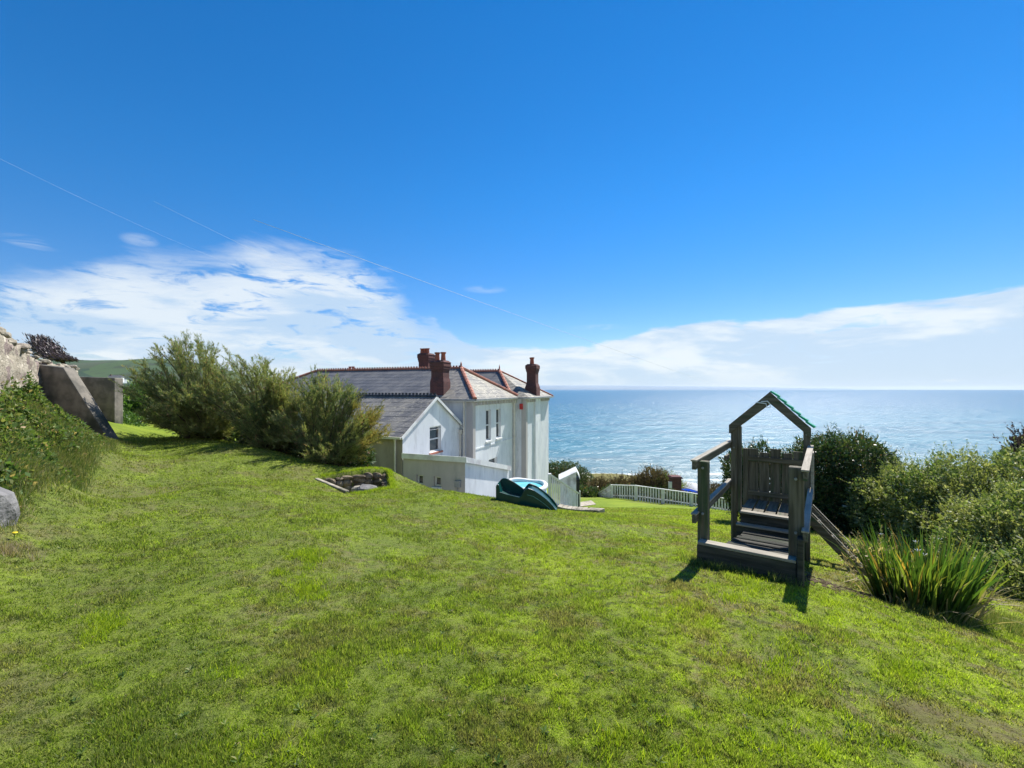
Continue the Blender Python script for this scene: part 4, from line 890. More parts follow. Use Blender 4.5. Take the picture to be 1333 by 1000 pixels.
# hedges and bushes on the right
shrub('hedge', 'big billowing pale green hedge at the right edge, behind the sword leaved clump', 'hedge',
      [(9.35, 10.2, -1.2, .95, 1.1, .85), (9.95, 9.5, -.98, 1.15, 1.2, 1.0), (10.6, 8.7, -.9, 1.4, 1.4, 1.08), (9.25, 8.7, -1.5, .85, 1.0, .75), (8.8, 7.5, -1.45, .9, 1.0, .72), (8.3, 6.5, -1.5, .9, .9, .7), (8.05, 7.4, -1.75, .65, .7, .5), (9.3, 7.6, -1.0, 1.1, 1.1, .8)],
      150000, .055, .026, 'hedge', 3, shoots=2600, shootlen=.34, inner=.5, lumpamp=.17)
shrub('round_bush', 'dark evergreen bush with bronze tips, behind the ladder of the play tower', 'bush',
      [(9.35, 12, -.85, 1.2, 1.1, 1.2), (8.6, 12.1, -1.0, .9, .9, 1.15), (10.0, 12.2, -1.1, .8, .8, 1.15), (9.3, 11.6, -1.6, 1.2, .9, .8), (8.5, 11.9, -1.6, .8, .9, .8)], 75000, .06, .028, 'evergreen', 8, shoots=900, shootlen=.3, lumpamp=.1)
shrub('dark_bush', 'lower dark bush showing above the barrier boards of the play tower', 'bush',
      [(7.55, 12.8, -1.35, .85, .9, 1.15), (6.95, 13, -1.2, .5, .6, .95)], 26000, .06, .028, 'evergreen', 9, shoots=500, shootlen=.3)
shrub('purple_shrub', 'purple leaved twiggy shrub poking in at the far right edge above the hedge', 'shrub',
      [(11.3, 9.35, -.1, .33, .4, .75), (11.45, 9.3, .3, .3, .3, .5)], 3500, .08, .04, 'purple_leaf', 4, shoots=60, shootlen=.35, inner=.7)
# shrubs along the cliff top
shrub('clipped_hedge', 'smooth dark clipped hedge beyond the shed, right of the house corner', 'hedge',
      [(1.6+.62*k, 40.3, -7.1-(0 if k < 6 else (k-6)**2*.14), 1.1, 1.5, 1.95) for k in range(10)], 60000, .09, .045, 'evergreen', 11, shoots=0, lumpamp=.02, out_b=.2, up_b=.5)
shrub('round_bush', 'round glossy dark bush between the shed and the white picket fence', 'bush',
      [(5.85, 33.2, -7.0, 1.0, 1.0, .98), (6.4, 33.6, -7.1, .7, .8, .8)], 16000, .12, .06, 'evergreen', 12, shoots=200, shootlen=.3)
bx_ = [(7.8, 38, 1.0), (9.4, 38, .85), (11.0, 37.5, .95), (12.3, 37, 1.15), (13.4, 36.5, .9)]
for i, (x, y, r_) in enumerate(bx_):
    px_, top = x/y*F+CX, [626, 625, 621, 611, 622][i]; z = 1.6-(top-HY)/F*y-r_
    shrub('brown_shrub', ['reddish brown low shrub right beside the round glossy bush', 'low dry brown shrub above the left part of the picket fence', 'middle brown shrub behind the picket fence, with a flat top', 'tallest wispy brown shrub behind the fence, left of the brick pier', 'brown green shrub touching the brick pier with the white gate'][i], 'shrub',
          [(x, y, z, r_*1.1, r_, r_), (x+.5, y+.3, z-.3, r_, r_, r_*.8)], 8000, .13, .05, 'brown_shrub' if i != 4 else 'hedge', 20+i, 'brown shrubs behind the picket fence', shoots=300, shootlen=.7, up_b=.6, lumpamp=.22)
for i, (x, y, z) in enumerate([at(935, 638, 36), at(950, 650, 31)]):
    shrub('low_shrub', ['dry yellow brown shrub behind the fence, left of the tall tower post', 'small green shrub behind the fence against the tall tower post'][i], 'shrub', [(x, y, z-.2, 1.3, 1, .6), (x+1, y, z-.5, 1.2, 1, .5)], 7000, .12, .05, ['brown_shrub', 'evergreen'][i], 30+i, shoots=80)
fb_ = []
for k in range(22):
    f = k/21*3.6+.6; j = int(f); f -= j; a = ffp[j]; b_ = ffp[min(j+1, 5)]; p_ = [a[i]*(1-f)+b_[i]*f for i in range(3)]
    if j >= 5: continue
    d_ = math.hypot(p_[0], p_[1]); ux, uy = p_[0]/d_, p_[1]/d_; fb_.append((p_[0]+ux*1.1, p_[1]+uy*1.1, p_[2]-.85, .55, .5, .66))
shrub('added_gap_hedge', 'low dark hedge added behind the white picket fence to darken its gaps', 'hedge', fb_, 26000, .09, .05, 'evergreen', 71, lumpamp=.05)  # hedge added to put shade behind the gaps between pickets
# green bushes beyond the lawn on the left
bl = [(*at(176, 528, 19)[:2], .25, .9, 1.0, 1.35), (*at(205, 520, 20)[:2], .4, 1.3, 1.1, 1.6), (*at(240, 520, 20)[:2], .2, 1.5, 1.1, 1.6), (*at(165, 528, 24)[:2], .2, 1.6, 1.0, 1.5)]
shrub('leafy_bush', 'leafy mid green bush between the concrete slab and the biggest tamarisk', 'bush', bl, 26000, .11, .06, 'green_leaf', 33, shoots=300)
shrub('lane_bush', 'low dense bush at the foot of the upright concrete slab', 'bush', [(*at(166, 558, 16.5)[:2], .1, .45, .6, .55), (*at(158, 556, 15.6)[:2], .05, .35, .5, .5)], 9000, .06, .03, 'green_leaf', 35, shoots=120)
# tamarisks
def tamarisk(label, base, tips, mat, nst, nsl, seed, gold=None, spread=.36):
    """base xy, tips: outline points (px, py, Y) that stems rise to; plumes of fine slivers along every stem"""
    rs = np.random.default_rng(seed); g = g1(*base)
    t = thing('tamarisk_tree', label, 'tree', (base[0], base[1], g), 0, 'feathery tamarisk trees beside the house')
    T = np.array([at(*q) for q in tips]); 
    ns = nst; ii = rs.integers(0, len(T), ns); fj = rs.random(ns)[:, None]; tip = T[ii]*(1-fj)+T[(ii+1) % len(T)]*fj+rs.normal(size=(ns, 3))*np.array([.1, .4, .1])
    shr = np.where(rs.random(ns) < .55, 1.0, rs.uniform(.5, 1, ns)); b0 = np.array([*base, g])+np.c_[rs.uniform(-.5, .5, ns), rs.uniform(-.3, .3, ns), np.zeros(ns)]
    tip = b0+(tip-b0)*shr[:, None]*.9; tip[:, 2] += .0
    mid = b0+(tip-b0)*.45+np.c_[rs.normal(size=ns)*.12, rs.normal(size=ns)*.12, (tip[:, 2]-g)*.16]
    bez = lambda s, i: b0[i]*((1-s)**2)[:, None]+mid[i]*(2*s*(1-s))[:, None]+tip[i]*(s**2)[:, None]
    # twigs leave each stem and sweep up
    ntw = nsl//38; si = rs.integers(0, ns, ntw); s = rs.uniform(.22, 1.0, ntw)**.8
    p0 = bez(s, si); tan = unit(bez(np.minimum(s+.05, 1.06), si)-p0)
    tw = unit(tan*.9+rs.normal(size=(ntw, 3))*spread+np.array([0, 0, .35])); tl = rs.uniform(.22, .62, ntw)*(1.0-.15*s)
    K = 38; f = rs.random((ntw, K)); drp = (f**2)[..., None]*np.array([.0, 0, -.05])
    pc = p0[:, None]+tw[:, None]*(tl[:, None]*f)[..., None]+drp+rs.normal(size=(ntw, K, 3))*.014
    dd = unit(tw[:, None]+rs.normal(size=(ntw, K, 3))*.28)
    pc = pc.reshape(-1, 3); dd = dd.reshape(-1, 3); n = len(pc)
    V, Fq = leafquads(pc, dd, rs.uniform(.05, .13, n), rs.uniform(.008, .017, n)); V, Fq = clip_ground(V, Fq, .02)
    off = np.array([base[0], base[1], g])
    if gold:
        Q = V.reshape(-1, 4, 3); a_ = Q[:, 0]; sel = (a_[:, 0]/a_[:, 1]*F+CX+vnoise(a_[:, 0]*3, a_[:, 2]*3, 1)*30) > gold
        npmesh('golden_foliage', Q[sel].reshape(-1, 3)-off, np.arange(sel.sum()*4).reshape(-1, 4), M['tamarisk_gold'], t); V = Q[~sel].reshape(-1, 3); Fq = np.arange(len(V)).reshape(-1, 4)
    npmesh('foliage', V-off, Fq, M[mat], t)
    mbt = MB()
    for i in range(0, ns):
        ss_ = np.linspace(0, 1, 8); q = bez(ss_, np.full(8, i))-off; r0 = .055 if i < 9 else .018; mbt.tube(q.tolist(), [r0*(1-.85*k/7) for k in range(8)], 5, False)
    mbt.build('trunk', M['bark'], t, smooth=True); return t
tamarisk('biggest feathery tamarisk tree, leftmost of the three, beyond the far end of the lawn', (-10.4, 14.6),
         [(190, 545, 14.5), (182, 510, 14.5), (186, 468, 14.2), (202, 448, 14.5), (228, 436, 14.5), (262, 437, 14), (280, 455, 14), (298, 490, 13.6), (300, 560, 13.6), (245, 550, 13.2), (225, 500, 13), (270, 510, 13)], 'tamarisk', 180, 150000, 41)
tamarisk('middle tamarisk tree with a rounded airy crown, left of the slate roof', (-7.6, 13.9),
         [(262, 520, 13.6), (282, 480, 13.5), (300, 462, 13.5), (330, 456, 13.3), (352, 468, 13.2), (372, 490, 13), (385, 520, 13), (380, 575, 12.8), (320, 560, 12.8), (330, 510, 12.5)], 'tamarisk', 150, 105000, 42)
tamarisk('lowest tamarisk tree with golden tips on its right side, against the house wall', (-5.5, 12.9),
         [(360, 560, 12.9), (372, 520, 13), (388, 495, 13), (402, 480, 12.8), (425, 490, 12.6), (448, 492, 12.6), (470, 528, 12.5), (500, 538, 12.3), (497, 565, 12.3), (470, 582, 12.3), (420, 595, 12.2), (420, 540, 12)], 'tamarisk', 160, 110000, 43, gold=484)
for (x, y, r_, i) in ((-10.4, 15.0, 1.3, 0), (-8.3, 14.6, 1.0, 1), (-6.2, 13.6, .95, 2), (-5.1, 13.3, .8, 3)):
    g = g1(x, y); V, Fq = cloud([(x, y, g+.45, r_, .55, .85)], 9000, .08, .03, 50+i, inner=.8); V, Fq = clip_ground(V, Fq)
    tt = tag(npmesh('undergrowth', V, Fq, M['evergreen']), kind='stuff', label=['dark undergrowth under the biggest tamarisk', 'dark undergrowth between the first two tamarisks', 'dark undergrowth under the middle tamarisk', 'dark undergrowth at the foot of the golden tipped tamarisk'][i], cat='undergrowth')
# windswept shrub behind the rubble wall
b0 = np.array(at(78, 472, 16.5)); V_, F_ = [], []
ws = thing('windswept_shrub', 'dark windswept shrub leaning left above the rubble wall', 'shrub', tuple(b0+np.array([0, 0, -2])))
n = 15000; s = rng.random(n); k = rng.integers(0, 26, n); ang_ = np.linspace(.1, 1.0, 26)[k]
dirv = np.c_[-np.cos(ang_), rng.normal(size=n)*.1, np.sin(ang_)]; ln = (.65+.5*np.abs(np.sin(k*2.3)))
start = b0+np.c_[np.linspace(.45, -.1, 26)[k], np.zeros(n), np.linspace(.1, .05, 26)[k]]
pc = start+dirv*(s*ln)[:, None]+rng.normal(size=(n, 3))*np.array([.035, .2, .03])
V, Fq = leafquads(pc, dirv+rng.normal(size=(n, 3))*.14, rng.uniform(.08, .18, n), rng.uniform(.02, .035, n))
npmesh('foliage', V-(b0+np.array([0, 0, -2])), Fq, M['purple_leaf'], ws)
mbt = MB()
for k in range(8): mbt.tube([(.25, 0, 0), (.2, 0, 1.9), (.1-k*.1, 0, 2.2+.05*k)], [.05, .04, .015], 5)
mbt.build('trunk', M['bark'], ws, smooth=True)
# sword leaved clump
fx, fy = 4.86, 5.12; fg = g1(fx, fy)
fl = thing('flax_clump', 'clump of tall upright sword shaped leaves in front of the hedge', 'plant', (fx, fy, fg))
def blades(n, mat, hmin, hmax, wmin, wmax, lean, rad, seed, name, segs=5, droop=.25, parent=fl, c=(0, 0), zoff=-.02, ex=1.0):
    r_ = np.random.default_rng(seed); V = []; Fq = []
    for i in range(n):
        a = r_.uniform(0, 2*math.pi); rr0 = rad*math.sqrt(r_.random()); bx_, by_ = c[0]+rr0*math.cos(a)*ex, c[1]+rr0*math.sin(a)
        h = r_.uniform(hmin, hmax); w = r_.uniform(wmin, wmax); ld = a+r_.normal()*.6; le = lean*(.25+rr0/rad)*r_.uniform(.4, 1.3); dr = droop*r_.random()**2
        tw = r_.uniform(0, math.pi); wx, wy = math.cos(tw)*w/2, math.sin(tw)*w/2; base = len(V)
        for k in range(segs+1):
            f = k/segs; o_ = h*(le*f+dr*f**3); zz = h*(f*math.sqrt(max(.2, 1-le*le*.5))-dr*f**3*.8); ww = (1-f**2.2)*(.6+.8*min(f*3, .5)) if k < segs else .03
            x, y = bx_+math.cos(ld)*o_, by_+math.sin(ld)*o_
            V += [(x-wx*ww, y-wy*ww, zz+zoff), (x+wx*ww, y+wy*ww, zz+zoff)]
        Fq += [(base+2*k, base+2*k+1, base+2*k+3, base+2*k+2) for k in range(segs)]
    return npmesh(name, V, Fq, M[mat], parent)
blades(620, 'flax', .45, 1.02, .026, .046, .27, .34, 1, 'sword_leaves', ex=1.3)
blades(120, 'dead_leaf', .3, .75, .012, .028, .6, .4, 2, 'dead_leaves', droop=.6, ex=1.35)
V, Fq = cloud([(fx-.42, fy+.25, fg+.4, .22, .25, .28)], 500, .05, .012, 60, shoots=30, shootlen=.25, inner=.6)
npmesh('seed_heads', V-np.array([fx, fy, fg]), Fq, M['dead_leaf'], fl)
# lily flowers: pale trumpet blooms
fb = MB(); r_ = random.Random(9)
for i in range(6):
    x, y, z = r_.uniform(-.3, .7), r_.uniform(-.1, .5), r_.uniform(.55, .85); s_ = r_.uniform(.018, .03)
    for k in range(5):
        a = k*1.257; fb.add([(x, y, z), (x+s_*math.cos(a-.3), y+s_*math.sin(a-.3)*.6, z+s_*.7), (x+s_*1.5*math.cos(a), y+s_*1.5*math.sin(a)*.6, z+s_), (x+s_*math.cos(a+.3), y+s_*math.sin(a+.3)*.6, z+s_*.7)], [(0, 1, 2, 3)])
fb.build('flowers', M['white_gloss'], fl)
# ------------------------------------------------------------------ grass and weeds
def edge_dist(x, y):
    """distance from the mown edge towards the wall, positive on the rough bank"""
    E = [(-4.2, 2.4), (-4.9, 4.0), (-6.9, 6.6), (-9.3, 9.6), (-12.3, 13.6), (-12.6, 16.5)]
    r_ = np.full(x.shape, -1e9); best = np.full(x.shape, 1e9)
    for i in range(len(E)-1):
        a, b = E[i], E[i+1]; ex, ey = b[0]-a[0], b[1]-a[1]; L2 = ex*ex+ey*ey
        t = np.clip(((x-a[0])*ex+(y-a[1])*ey)/L2, 0, 1); dx = x-a[0]-t*ex; dy = y-a[1]-t*ey; d = np.hypot(dx, dy); s_ = np.sign(ex*dy-ey*dx)*-1
        m_ = d < best; best = np.where(m_, d, best); r_ = np.where(m_, -s_*d, r_)
    return r_
n = 1600000
rr_ = 1.6+(27-1.6)*rng.random(n)**2.3; aa = rng.uniform(-R(56), R(56), n); x = rr_*np.sin(aa); y = rr_*np.cos(aa)
ed = edge_dist(x, y)
keep = (inpoly(x, y, PIT) < -.03) & (np.hypot(x-fx, y-fy) > .5) & (y > 1.2) & (ed < .15)
wn = vnoise(x, y, 1.7); bare = (vnoise(x, y, .8)*.5+vnoise(x, y, 3.1)*.3+vnoise(x, y, 7.3)*.2)
keep &= rng.random(n) < np.clip((bare-.18)*4.2, .38, 1)
d9 = ((x-2.65)/.55)**2+((y-3.55+.4*x)/.18)**2; keep &= rng.random(n) < np.clip(d9*.8-.1+.5*vnoise(x, y, 9), .15, 1)
# worn soil at the tower foot, the lower right
ds = np.hypot((x-3.75)/1.0, (y-5.25)/.42); keep &= rng.random(n) < np.clip(ds-.35, .06, 1)
tower = (x-2.31)*.586+(y-5.27)*.81; tw_ = (x-2.31)*.81-(y-5.27)*.586
keep &= ~((tower > 0) & (tower < 2.4) & (tw_ > .1) & (tw_ < .95))
x, y, rr_, wn = x[keep], y[keep], rr_[keep], wn[keep]; kk = ~((x < 2.0+.02*y) & (y > 15)); x, y, rr_, wn = x[kk], y[kk], rr_[kk], wn[kk]; n = len(x)
z = gz(x, y); sc = 1+rr_*.055
tuft = np.clip((vnoise(x, y, 2.3)*.5+vnoise(x, y, 6.1)*.5-.55)*5, 0, 1)
fine = np.clip((vnoise(x+9, y, 14)*.6+vnoise(x, y+5, 27)*.4-.35)*2.6, 0, 1)
h = rng.uniform(.009, .021, n)*sc*(.55+.8*fine+.9*tuft); w = rng.uniform(.003, .0052, n)*(1+rr_*.22)
la = rng.uniform(0, 2*math.pi, n); lean = rng.uniform(.1, 1.0, n)*(1-.3*tuft); wa = rng.uniform(0, math.pi, n)
b0 = np.stack([x, y, z-.004], -1); wv = np.stack([np.cos(wa)*w/2, np.sin(wa)*w/2, 0*w], -1); tip = b0+np.stack([np.cos(la)*lean*h, np.sin(la)*lean*h, h], -1)
V = np.stack([b0-wv, b0+wv, tip], 1).reshape(-1, 3)
tag(npmesh('lawn_grass', V, np.arange(3*n).reshape(n, 3), M['blade']), 'short mown green grass with dry patches on the sloping lawn', 'grass', kind='stuff')
# brighter tufts
def tufts(cs, name, label, mat, hh=(.05, .1), per=60, w=.005):
    V = []
    for (cx, cy, rad_) in cs:
        m_ = int(per*rad_/.1); a = rng.uniform(0, 6.28, m_); r_ = rad_*np.sqrt(rng.random(m_)); bx_ = cx+r_*np.cos(a); by_ = cy+r_*np.sin(a); bz = gz(bx_, by_)-.005
        h = rng.uniform(*hh, m_); la = rng.uniform(0, 6.28, m_); le = rng.uniform(.1, .8, m_); wa = rng.uniform(0, 3.14, m_)
        b0 = np.stack([bx_, by_, bz], -1); wv = np.stack([np.cos(wa)*w/2, np.sin(wa)*w/2, 0*wa], -1); tp_ = b0+np.stack([np.cos(la)*le*h, np.sin(la)*le*h, h], -1)
        V.append(np.stack([b0-wv, b0+wv, tp_], 1).reshape(-1, 3))
    V = np.concatenate(V); tag(npmesh(name, V, np.arange(len(V)).reshape(-1, 3), M[mat]), label, 'grass', kind='stuff')
m, nt = newmat('lush_blade'); M['lush'] = leafmat('lush_grass', (.17, .26, .015), (.23, .31, .018), (.29, .34, .035), 5, .45, .5)
cs = []
for (px, py, sx_, nn) in ((403, 728, 26, 34), (402, 768, 24, 34), (365, 747, 8, 7), (140, 812, 22, 18), (120, 830, 14, 9), (290, 480+400, 20, 7), (700, 640+75, 20, 8), (760, 740, 60, 30), (960, 760, 60, 34), (880, 800, 60, 30), (1010, 860, 80, 40), (1180, 880, 60, 30), (1100, 800, 60, 24), (430, 880, 40, 14), (560, 850, 50, 20), (350, 990, 60, 14), (1060, 960, 80, 30), (820, 980, 80, 26), (660, 700, 60, 26), (480, 660, 60, 24), (590, 660, 60, 24), (220, 640, 50, 12), (1250, 840, 60, 26)):
    for _ in range(nn):
        a = px+rng.normal()*sx_*.6; b_ = py+rng.normal()*sx_*.28; b_ = min(b_, 1010)
        Y = 3.0
        for _i in range(25):
            X = (a-CX)/F*Y; Z = g1(X, Y); Y = max(1.6, min(14, .5*Y+.5*(EYE-Z)*F/(b_-HY)))
        X = (a-CX)/F*Y; sc_ = .3+.12*Y; cs.append((X, Y, rng.uniform(.03, .09)*sc_*1.6))
tufts(cs, 'grass_tufts', 'longer bright yellow green tufts standing in the mown lawn', 'lush', (.03, .065), 46, .006)
# low broad leaved weeds
V_, F_ = [], []
def raypt(a, b_):
    Y = 3.0
    for _i in range(25):
        X = (a-CX)/F*Y; Y = max(1.6, min(14, .5*Y+.5*(EYE-g1(X, Y))*F/(b_-HY)))
    return (a-CX)/F*Y, Y
wp = [raypt(rng.uniform(60, 1280), 640+360*rng.random()**.7) for _ in range(210)]
vv, ff = [], []
for (X, Y) in wp:
    k = rng.integers(5, 10); a0 = rng.uniform(0, 6.28); Z = g1(X, Y)+.008; l = rng.uniform(.012, .034); 
    pc = np.tile([X, Y, Z], (k, 1)); an = a0+np.arange(k)*2.4; D = np.stack([np.cos(an), np.sin(an), rng.uniform(.15, .9, k)], -1)
    q, f_ = leafquads(pc, D, l*rng.uniform(.7, 1.3, k), l*.38*np.ones(k), bend=.1); ff.append(f_+sum(len(v) for v in vv)); vv.append(q)
tag(npmesh('lawn_weeds', np.concatenate(vv), np.concatenate(ff), M['weed']), 'small flat broad leaved weeds scattered in the lawn', 'weeds', kind='stuff')
# rough bank: grass, weeds, brambles, dry stalks
n = 520000; t = rng.random(n)**.8; s = rng.uniform(0, 2.12, n)
E4 = np.array([(-4.5, 3.0), (-6.9, 6.6), (-11.6, 12.6), (-12.9, 15.6)]); W4 = np.array([(-7.4, 4.3), (-9.2, 8.2), (-13.6, 12.8), (-15.2, 15.8)])
k = np.minimum(s.astype(int), 2); f = (s-k)[:, None]; A_ = E4[k]*(1-f)+E4[k+1]*f; B_ = W4[k]*(1-f)+W4[k+1]*f
q = A_*(1-t[:, None])+B_*t[:, None]+rng.normal(size=(n, 2))*.12; x, y = q[:, 0], q[:, 1]; z = gz(x, y)
clump = vnoise(x, y, 1.2)*.6+vnoise(x, y, 3.7)*.4; tall = np.clip((clump-.35)*2.2, 0, 1)*np.clip(t*3, .1, 1)*np.clip(1-(s-1.3)*1.3, .25, 1)
leafy = (rng.random(n) < np.clip(.16+1.1*(vnoise(x+30, y, .8)-.45), .04, .7)) & (t > .12)
hh = rng.random(n)*(.05+.62*tall*np.clip(vnoise(x, y, 5)*1.6-.2, 0, 1)); pc = np.stack([x, y, z+hh*leafy], -1)
D = np.where(leafy[:, None], rng.normal(size=(n, 3))*.7+np.array([.1, -.1, .4]), rng.normal(size=(n, 3))*.35+np.array([0, 0, 1]))
L = np.where(leafy, rng.uniform(.03, .1, n), rng.uniform(.06, .16, n)*(1+.9*tall)); Wd = np.where(leafy, L*.5, .008)
V, Fq = leafquads(pc[leafy], D[leafy], L[leafy], Wd[leafy], bend=.1)
tag(npmesh('bank_weeds', V, Fq, M['weed']), 'tangle of weeds and brambles on the bank below the rubble wall', 'weeds', kind='stuff')
nl = ~leafy; V, Fq = leafquads(pc[nl], D[nl], L[nl], Wd[nl], bend=.05)
tag(npmesh('rough_grass', V, Fq, M['dry_grass']), 'long rough grass on the bank between the lawn and the rubble wall', 'grass', kind='stuff')
# rough grass round the pit, the flax foot, the tower foot
cs = []
for i in range(170):
    f = i/170*4; k = int(f) % 4; f -= int(f); a = PIT[k]; b_ = PIT[(k+1) % 4]; 
    if k == 0: continue
    cs.append((a[0]*(1-f)+b_[0]*f+rng.normal()*.05+(.1 if k == 1 else .0), a[1]*(1-f)+b_[1]*f+(.12 if k > 1 else 0)+rng.normal()*.04, .09))
tufts(cs, 'pit_grass', 'shaggy grass overhanging the edges of the stone pit', 'lush', (.03, .08), 50, .008)
cs = [(fx+rng.uniform(-.45, 1.3), fy+rng.uniform(-.6, .7), .12) for _ in range(70)]
tufts(cs, 'rough_tufts', 'dull long grass round the foot of the sword leaved clump', 'dry_grass', (.06, .16), 50, .006)
cs = [(2.31+rng.normal()*.06-.05, 5.25+rng.normal()*.08, .07) for _ in range(12)]+[(2.34+.81*f-.1*rng.random(), 5.2-.586*f-.08*rng.random(), .05) for f in rng.random(22)]
tufts(cs, 'post_grass', 'tufts of unmown grass against the front beam of the play tower', 'weed', (.05, .13), 60, .007)
# soil crumbs by the tower
so = MB()
for i in range(260):
    x, y = 3.85+rng.normal()*.5, 5.05+rng.normal()*.22; s_ = float(rng.uniform(.008, .03)); so.rock((x, y, g1(x, y)+.004), (s_*1.4, s_*1.2, s_*.6), i, 1, .3)
tag(so.build('soil_crumbs', M['soil']), 'crumbled bare earth at the foot of the play tower', 'soil', kind='stuff')
# dandelion and rust coloured dock by the boulder
x, y = raypt(18, 703); dn = thing('dandelion', 'single yellow dandelion flower below the boulder', 'flower', (x, y, g1(x, y)))
b = MB(); b.tube([(0, 0, 0), (.01, 0, .07)], .003, 5); b.build('stalk', M['green_leaf'], dn)
b = MB(); b.lathe([(.004, .066), (.022, .072), (.018, .08)], .01, 0, 12); b.build('bloom', pmat('dandelion_yellow', (.7, .55, .02), None, rough=.6), dn)
x, y = raypt(12, 722); cs = [(x+rng.normal()*.1-.05, y+rng.normal()*.06, .06) for _ in range(14)]
tufts(cs, 'dry_tuft', 'rusty brown dry grass tuft below the boulder', 'dead_leaf', (.05, .12), 50, .006)
# ------------------------------------------------------------------ sky, sun, camera
AZ_, EL_ = R(36), R(50)
w = bpy.data.worlds.new('World'); scene.world = w; w.use_nodes = True; nt = NT(w.node_tree)
sky = nt.n('ShaderNodeTexSky', {'sky_type': 'NISHITA', 'sun_disc': False, 'sun_elevation': EL_, 'sun_rotation': AZ_, 'air_density': 1.0, 'dust_density': .0, 'ozone_density': 4.0})
tc = nt.n('ShaderNodeTexCoord'); sx = nt.n('ShaderNodeSeparateXYZ'); nt.set(sx.inputs[0], tc.outputs['Generated'])
az = nt.m('MULTIPLY', nt.m('ARCTAN2', sx.outputs[0], sx.outputs[1]), 180/math.pi); el = nt.m('MULTIPLY', nt.m('ARCSINE', sx.outputs[2]), 180/math.pi)
def ae(px, py):
    a = math.atan2(px-CX, F); return math.degrees(a), math.degrees(math.atan((HY-py)/F*math.cos(a)))
def curve(points, xin):
    c = nt.n('ShaderNodeFloatCurve'); nt.set(c.inputs[1], nt.m('DIVIDE', nt.m('ADD', xin, 80), 160)); cu = c.mapping.curves[0]
    pts = sorted((max(0, min(1, (a+80)/160)), e/25) for a, e in points)
    cu.points[0].location = pts[0]; cu.points[1].location = pts[-1]
    for p_ in pts[1:-1]: cu.points.new(*p_)
    c.mapping.update(); return nt.m('MULTIPLY', c.outputs[0], 25)
top = [ae(x_, y_) for x_, y_ in ((-200, 360), (0, 352), (100, 345), (180, 322), (250, 330), (330, 322), (430, 325), (490, 350), (535, 392), (585, 430), (610, 446), (640, 452), (720, 452), (800, 440), (850, 427), (920, 417), (1000, 415), (1060, 408), (1130, 398), (1200, 390), (1270, 378), (1333, 367), (1500, 340))]
bound = curve([(-80, 9)]+top+[(80, 14)], az)
cv = nt.n('ShaderNodeCombineXYZ', X=nt.m('MULTIPLY', az, .055), Y=nt.m('MULTIPLY', el, .21), Z=0.0).outputs[0]
n1 = nt.noise(cv, 1.0, 9, .6, .6); n2 = nt.noise(nt.n('ShaderNodeMapping', i0=cv, i1=(7, 3, 1)).outputs[0], 3.4, 10, .64, .6); n3 = nt.noise(nt.n('ShaderNodeMapping', i0=cv, i1=(2, 14, 1)).outputs[0], .6, 7, .6)
left = nt.ss(az, -15, -2, 1, 0)
edge = nt.m('ADD', nt.m('SUBTRACT', bound, el), nt.m('MULTIPLY', nt.m('SUBTRACT', n1, .5), nt.m('ADD', nt.m('MULTIPLY', left, 7.0), 1.6)))
edge = nt.m('ADD', edge, nt.m('MULTIPLY', nt.m('SUBTRACT', n2, .5), 1.6)); hard = nt.ss(edge, -.1, .5); soft = nt.ss(edge, -.6, 4.0)
mL = nt.m('MULTIPLY', soft, nt.ss(n2, .33, .50)); mL = nt.m('MULTIPLY', mL, nt.ss(el, 2.5, 6.5, 1.0, .86))
mR = nt.m('MULTIPLY', hard, nt.ss(nt.m('ADD', n2, nt.m('MULTIPLY', edge, .012)), .30, .47, .45, .93))
mask = nt.m('ADD', nt.m('MULTIPLY', mL, left), nt.m('MULTIPLY', mR, nt.m('SUBTRACT', 1.0, left)))
hz = nt.ss(el, -.3, 4.5, 1, 0); mask = nt.m('MAXIMUM', mask, nt.m('MULTIPLY', hz, .62))
# stray wisps
for (px, py, wa_, wb) in ((632, 377, 1.5, .28), (782, 426, 2.2, .2), (182, 313, .8, .35), (45, 316, 1.1, .3), (500, 372, 1.4, .3)):
    a_, e_ = ae(px, py); d2 = nt.m('ADD', nt.m('POWER', nt.m('DIVIDE', nt.m('SUBTRACT', az, a_), wa_), 2), nt.m('POWER', nt.m('DIVIDE', nt.m('SUBTRACT', el, e_), wb), 2))
    g_ = nt.m('MULTIPLY', nt.ss(d2, 0, 5, 1, 0), nt.ss(n2, .42, .6)); mask = nt.m('MAXIMUM', mask, nt.m('MULTIPLY', g_, .28))
up = nt.ss(sx.outputs[2], -.02, .0)
skc = nt.n('ShaderNodeHueSaturation', Value=.98, Saturation=1.34, Color=sky.outputs[0]).outputs[0]
skc = nt.mix(1.0, skc, (.86, 1.06, 1.1), 'MULTIPLY')
skc = nt.mix(1.0, skc, nt.mix(nt.ss(el, 3, 26), (1.0, .76, .85), (.92, .93, .96)), 'MULTIPLY')
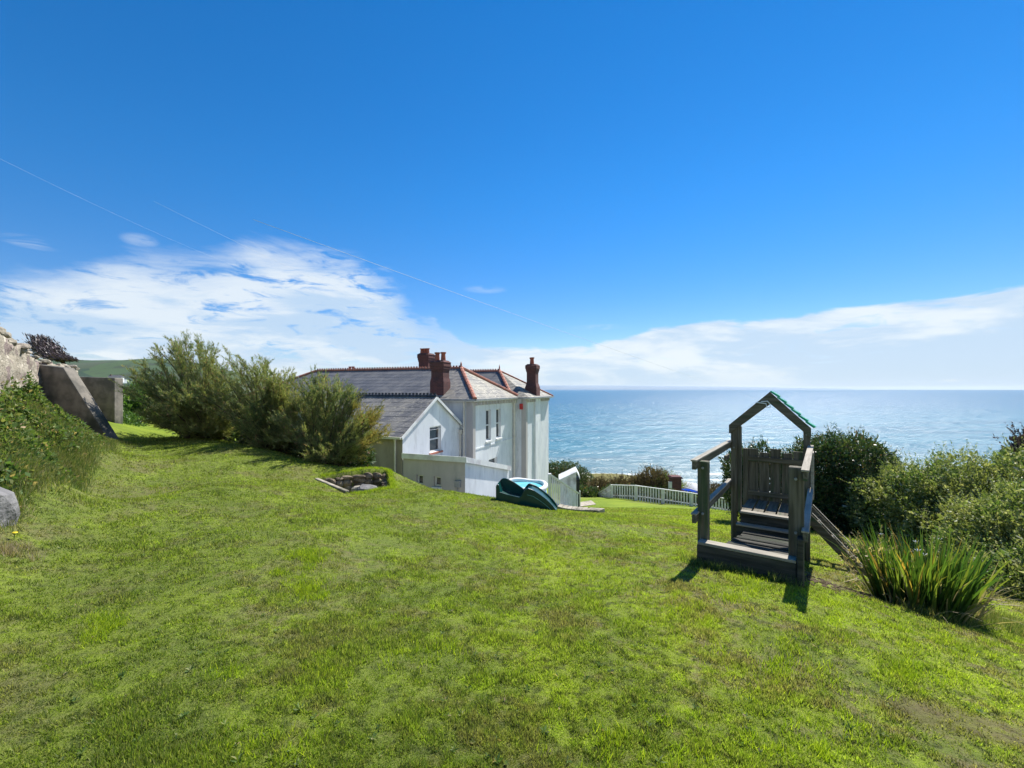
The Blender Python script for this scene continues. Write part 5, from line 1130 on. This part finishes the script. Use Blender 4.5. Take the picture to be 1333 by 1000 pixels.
shade = nt.ss(nt.m('ADD', n3, nt.m('MULTIPLY', nt.m('SUBTRACT', n1, .5), .8)), .42, .58)
cc = nt.mix(shade, (4.1, 5.2, 6.4), (6.0, 6.5, 6.8)); 
cc = nt.mix(nt.ss(el, 0, 3.5, .55, 0), cc, (3.9, 5.1, 6.1))
fin_ = nt.mix(mask, skc, cc)
bg = nt.n('ShaderNodeBackground', Color=fin_, Strength=.079); o = nt.n('ShaderNodeOutputWorld'); nt.t.links.new(bg.outputs[0], o.inputs[0])
sd_ = bpy.data.lights.new('sun', 'SUN'); sd_.energy = 4.8; sd_.angle = R(.55); sd_.color = (1, .95, .87)
so_ = bpy.data.objects.new('sun', sd_); col.objects.link(so_); so_.rotation_euler = (math.pi/2-EL_, 0, math.pi-AZ_)
# sun shines from the direction (sin AZ cos EL, cos AZ cos EL, sin EL)
so_.rotation_euler = Vector((math.sin(AZ_)*math.cos(EL_), math.cos(AZ_)*math.cos(EL_), math.sin(EL_))).to_track_quat('Z', 'Y').to_euler()
cd = bpy.data.cameras.new('camera'); cd.sensor_width = 36; cd.lens = 36*F/1333; cd.shift_y = (HY-500)/1333; cd.clip_start = .05; cd.clip_end = 100000
co = bpy.data.objects.new('camera', cd); co.location = (0, 0, EYE); co.rotation_euler = (math.pi/2, 0, 0); col.objects.link(co); scene.camera = co
scene.view_settings.view_transform = 'Standard'; scene.view_settings.look = 'None'; scene.view_settings.gamma = 1; scene.view_settings.exposure = 0.88
scene.cycles.max_bounces = 6; scene.cycles.diffuse_bounces = 3; scene.cycles.transmission_bounces = 4; scene.cycles.sample_clamp_indirect = 4
scene.render.film_transparent = False
m = bpy.data.materials.new('air'); m.use_nodes = True; nt = NT(m.node_tree)
pv = nt.n('ShaderNodeVolumePrincipled', Color=(.72, .82, .95), Density=1.3e-5); pv.inputs['Anisotropy'].default_value = .3
o = nt.n('ShaderNodeOutputMaterial'); nt.t.links.new(pv.outputs[0], o.inputs[1])
hb_ = MB(); hb_.box(-46000, 46000, -46000, 46000, -32, 260); tag(hb_.build('haze', m), kind='stuff')
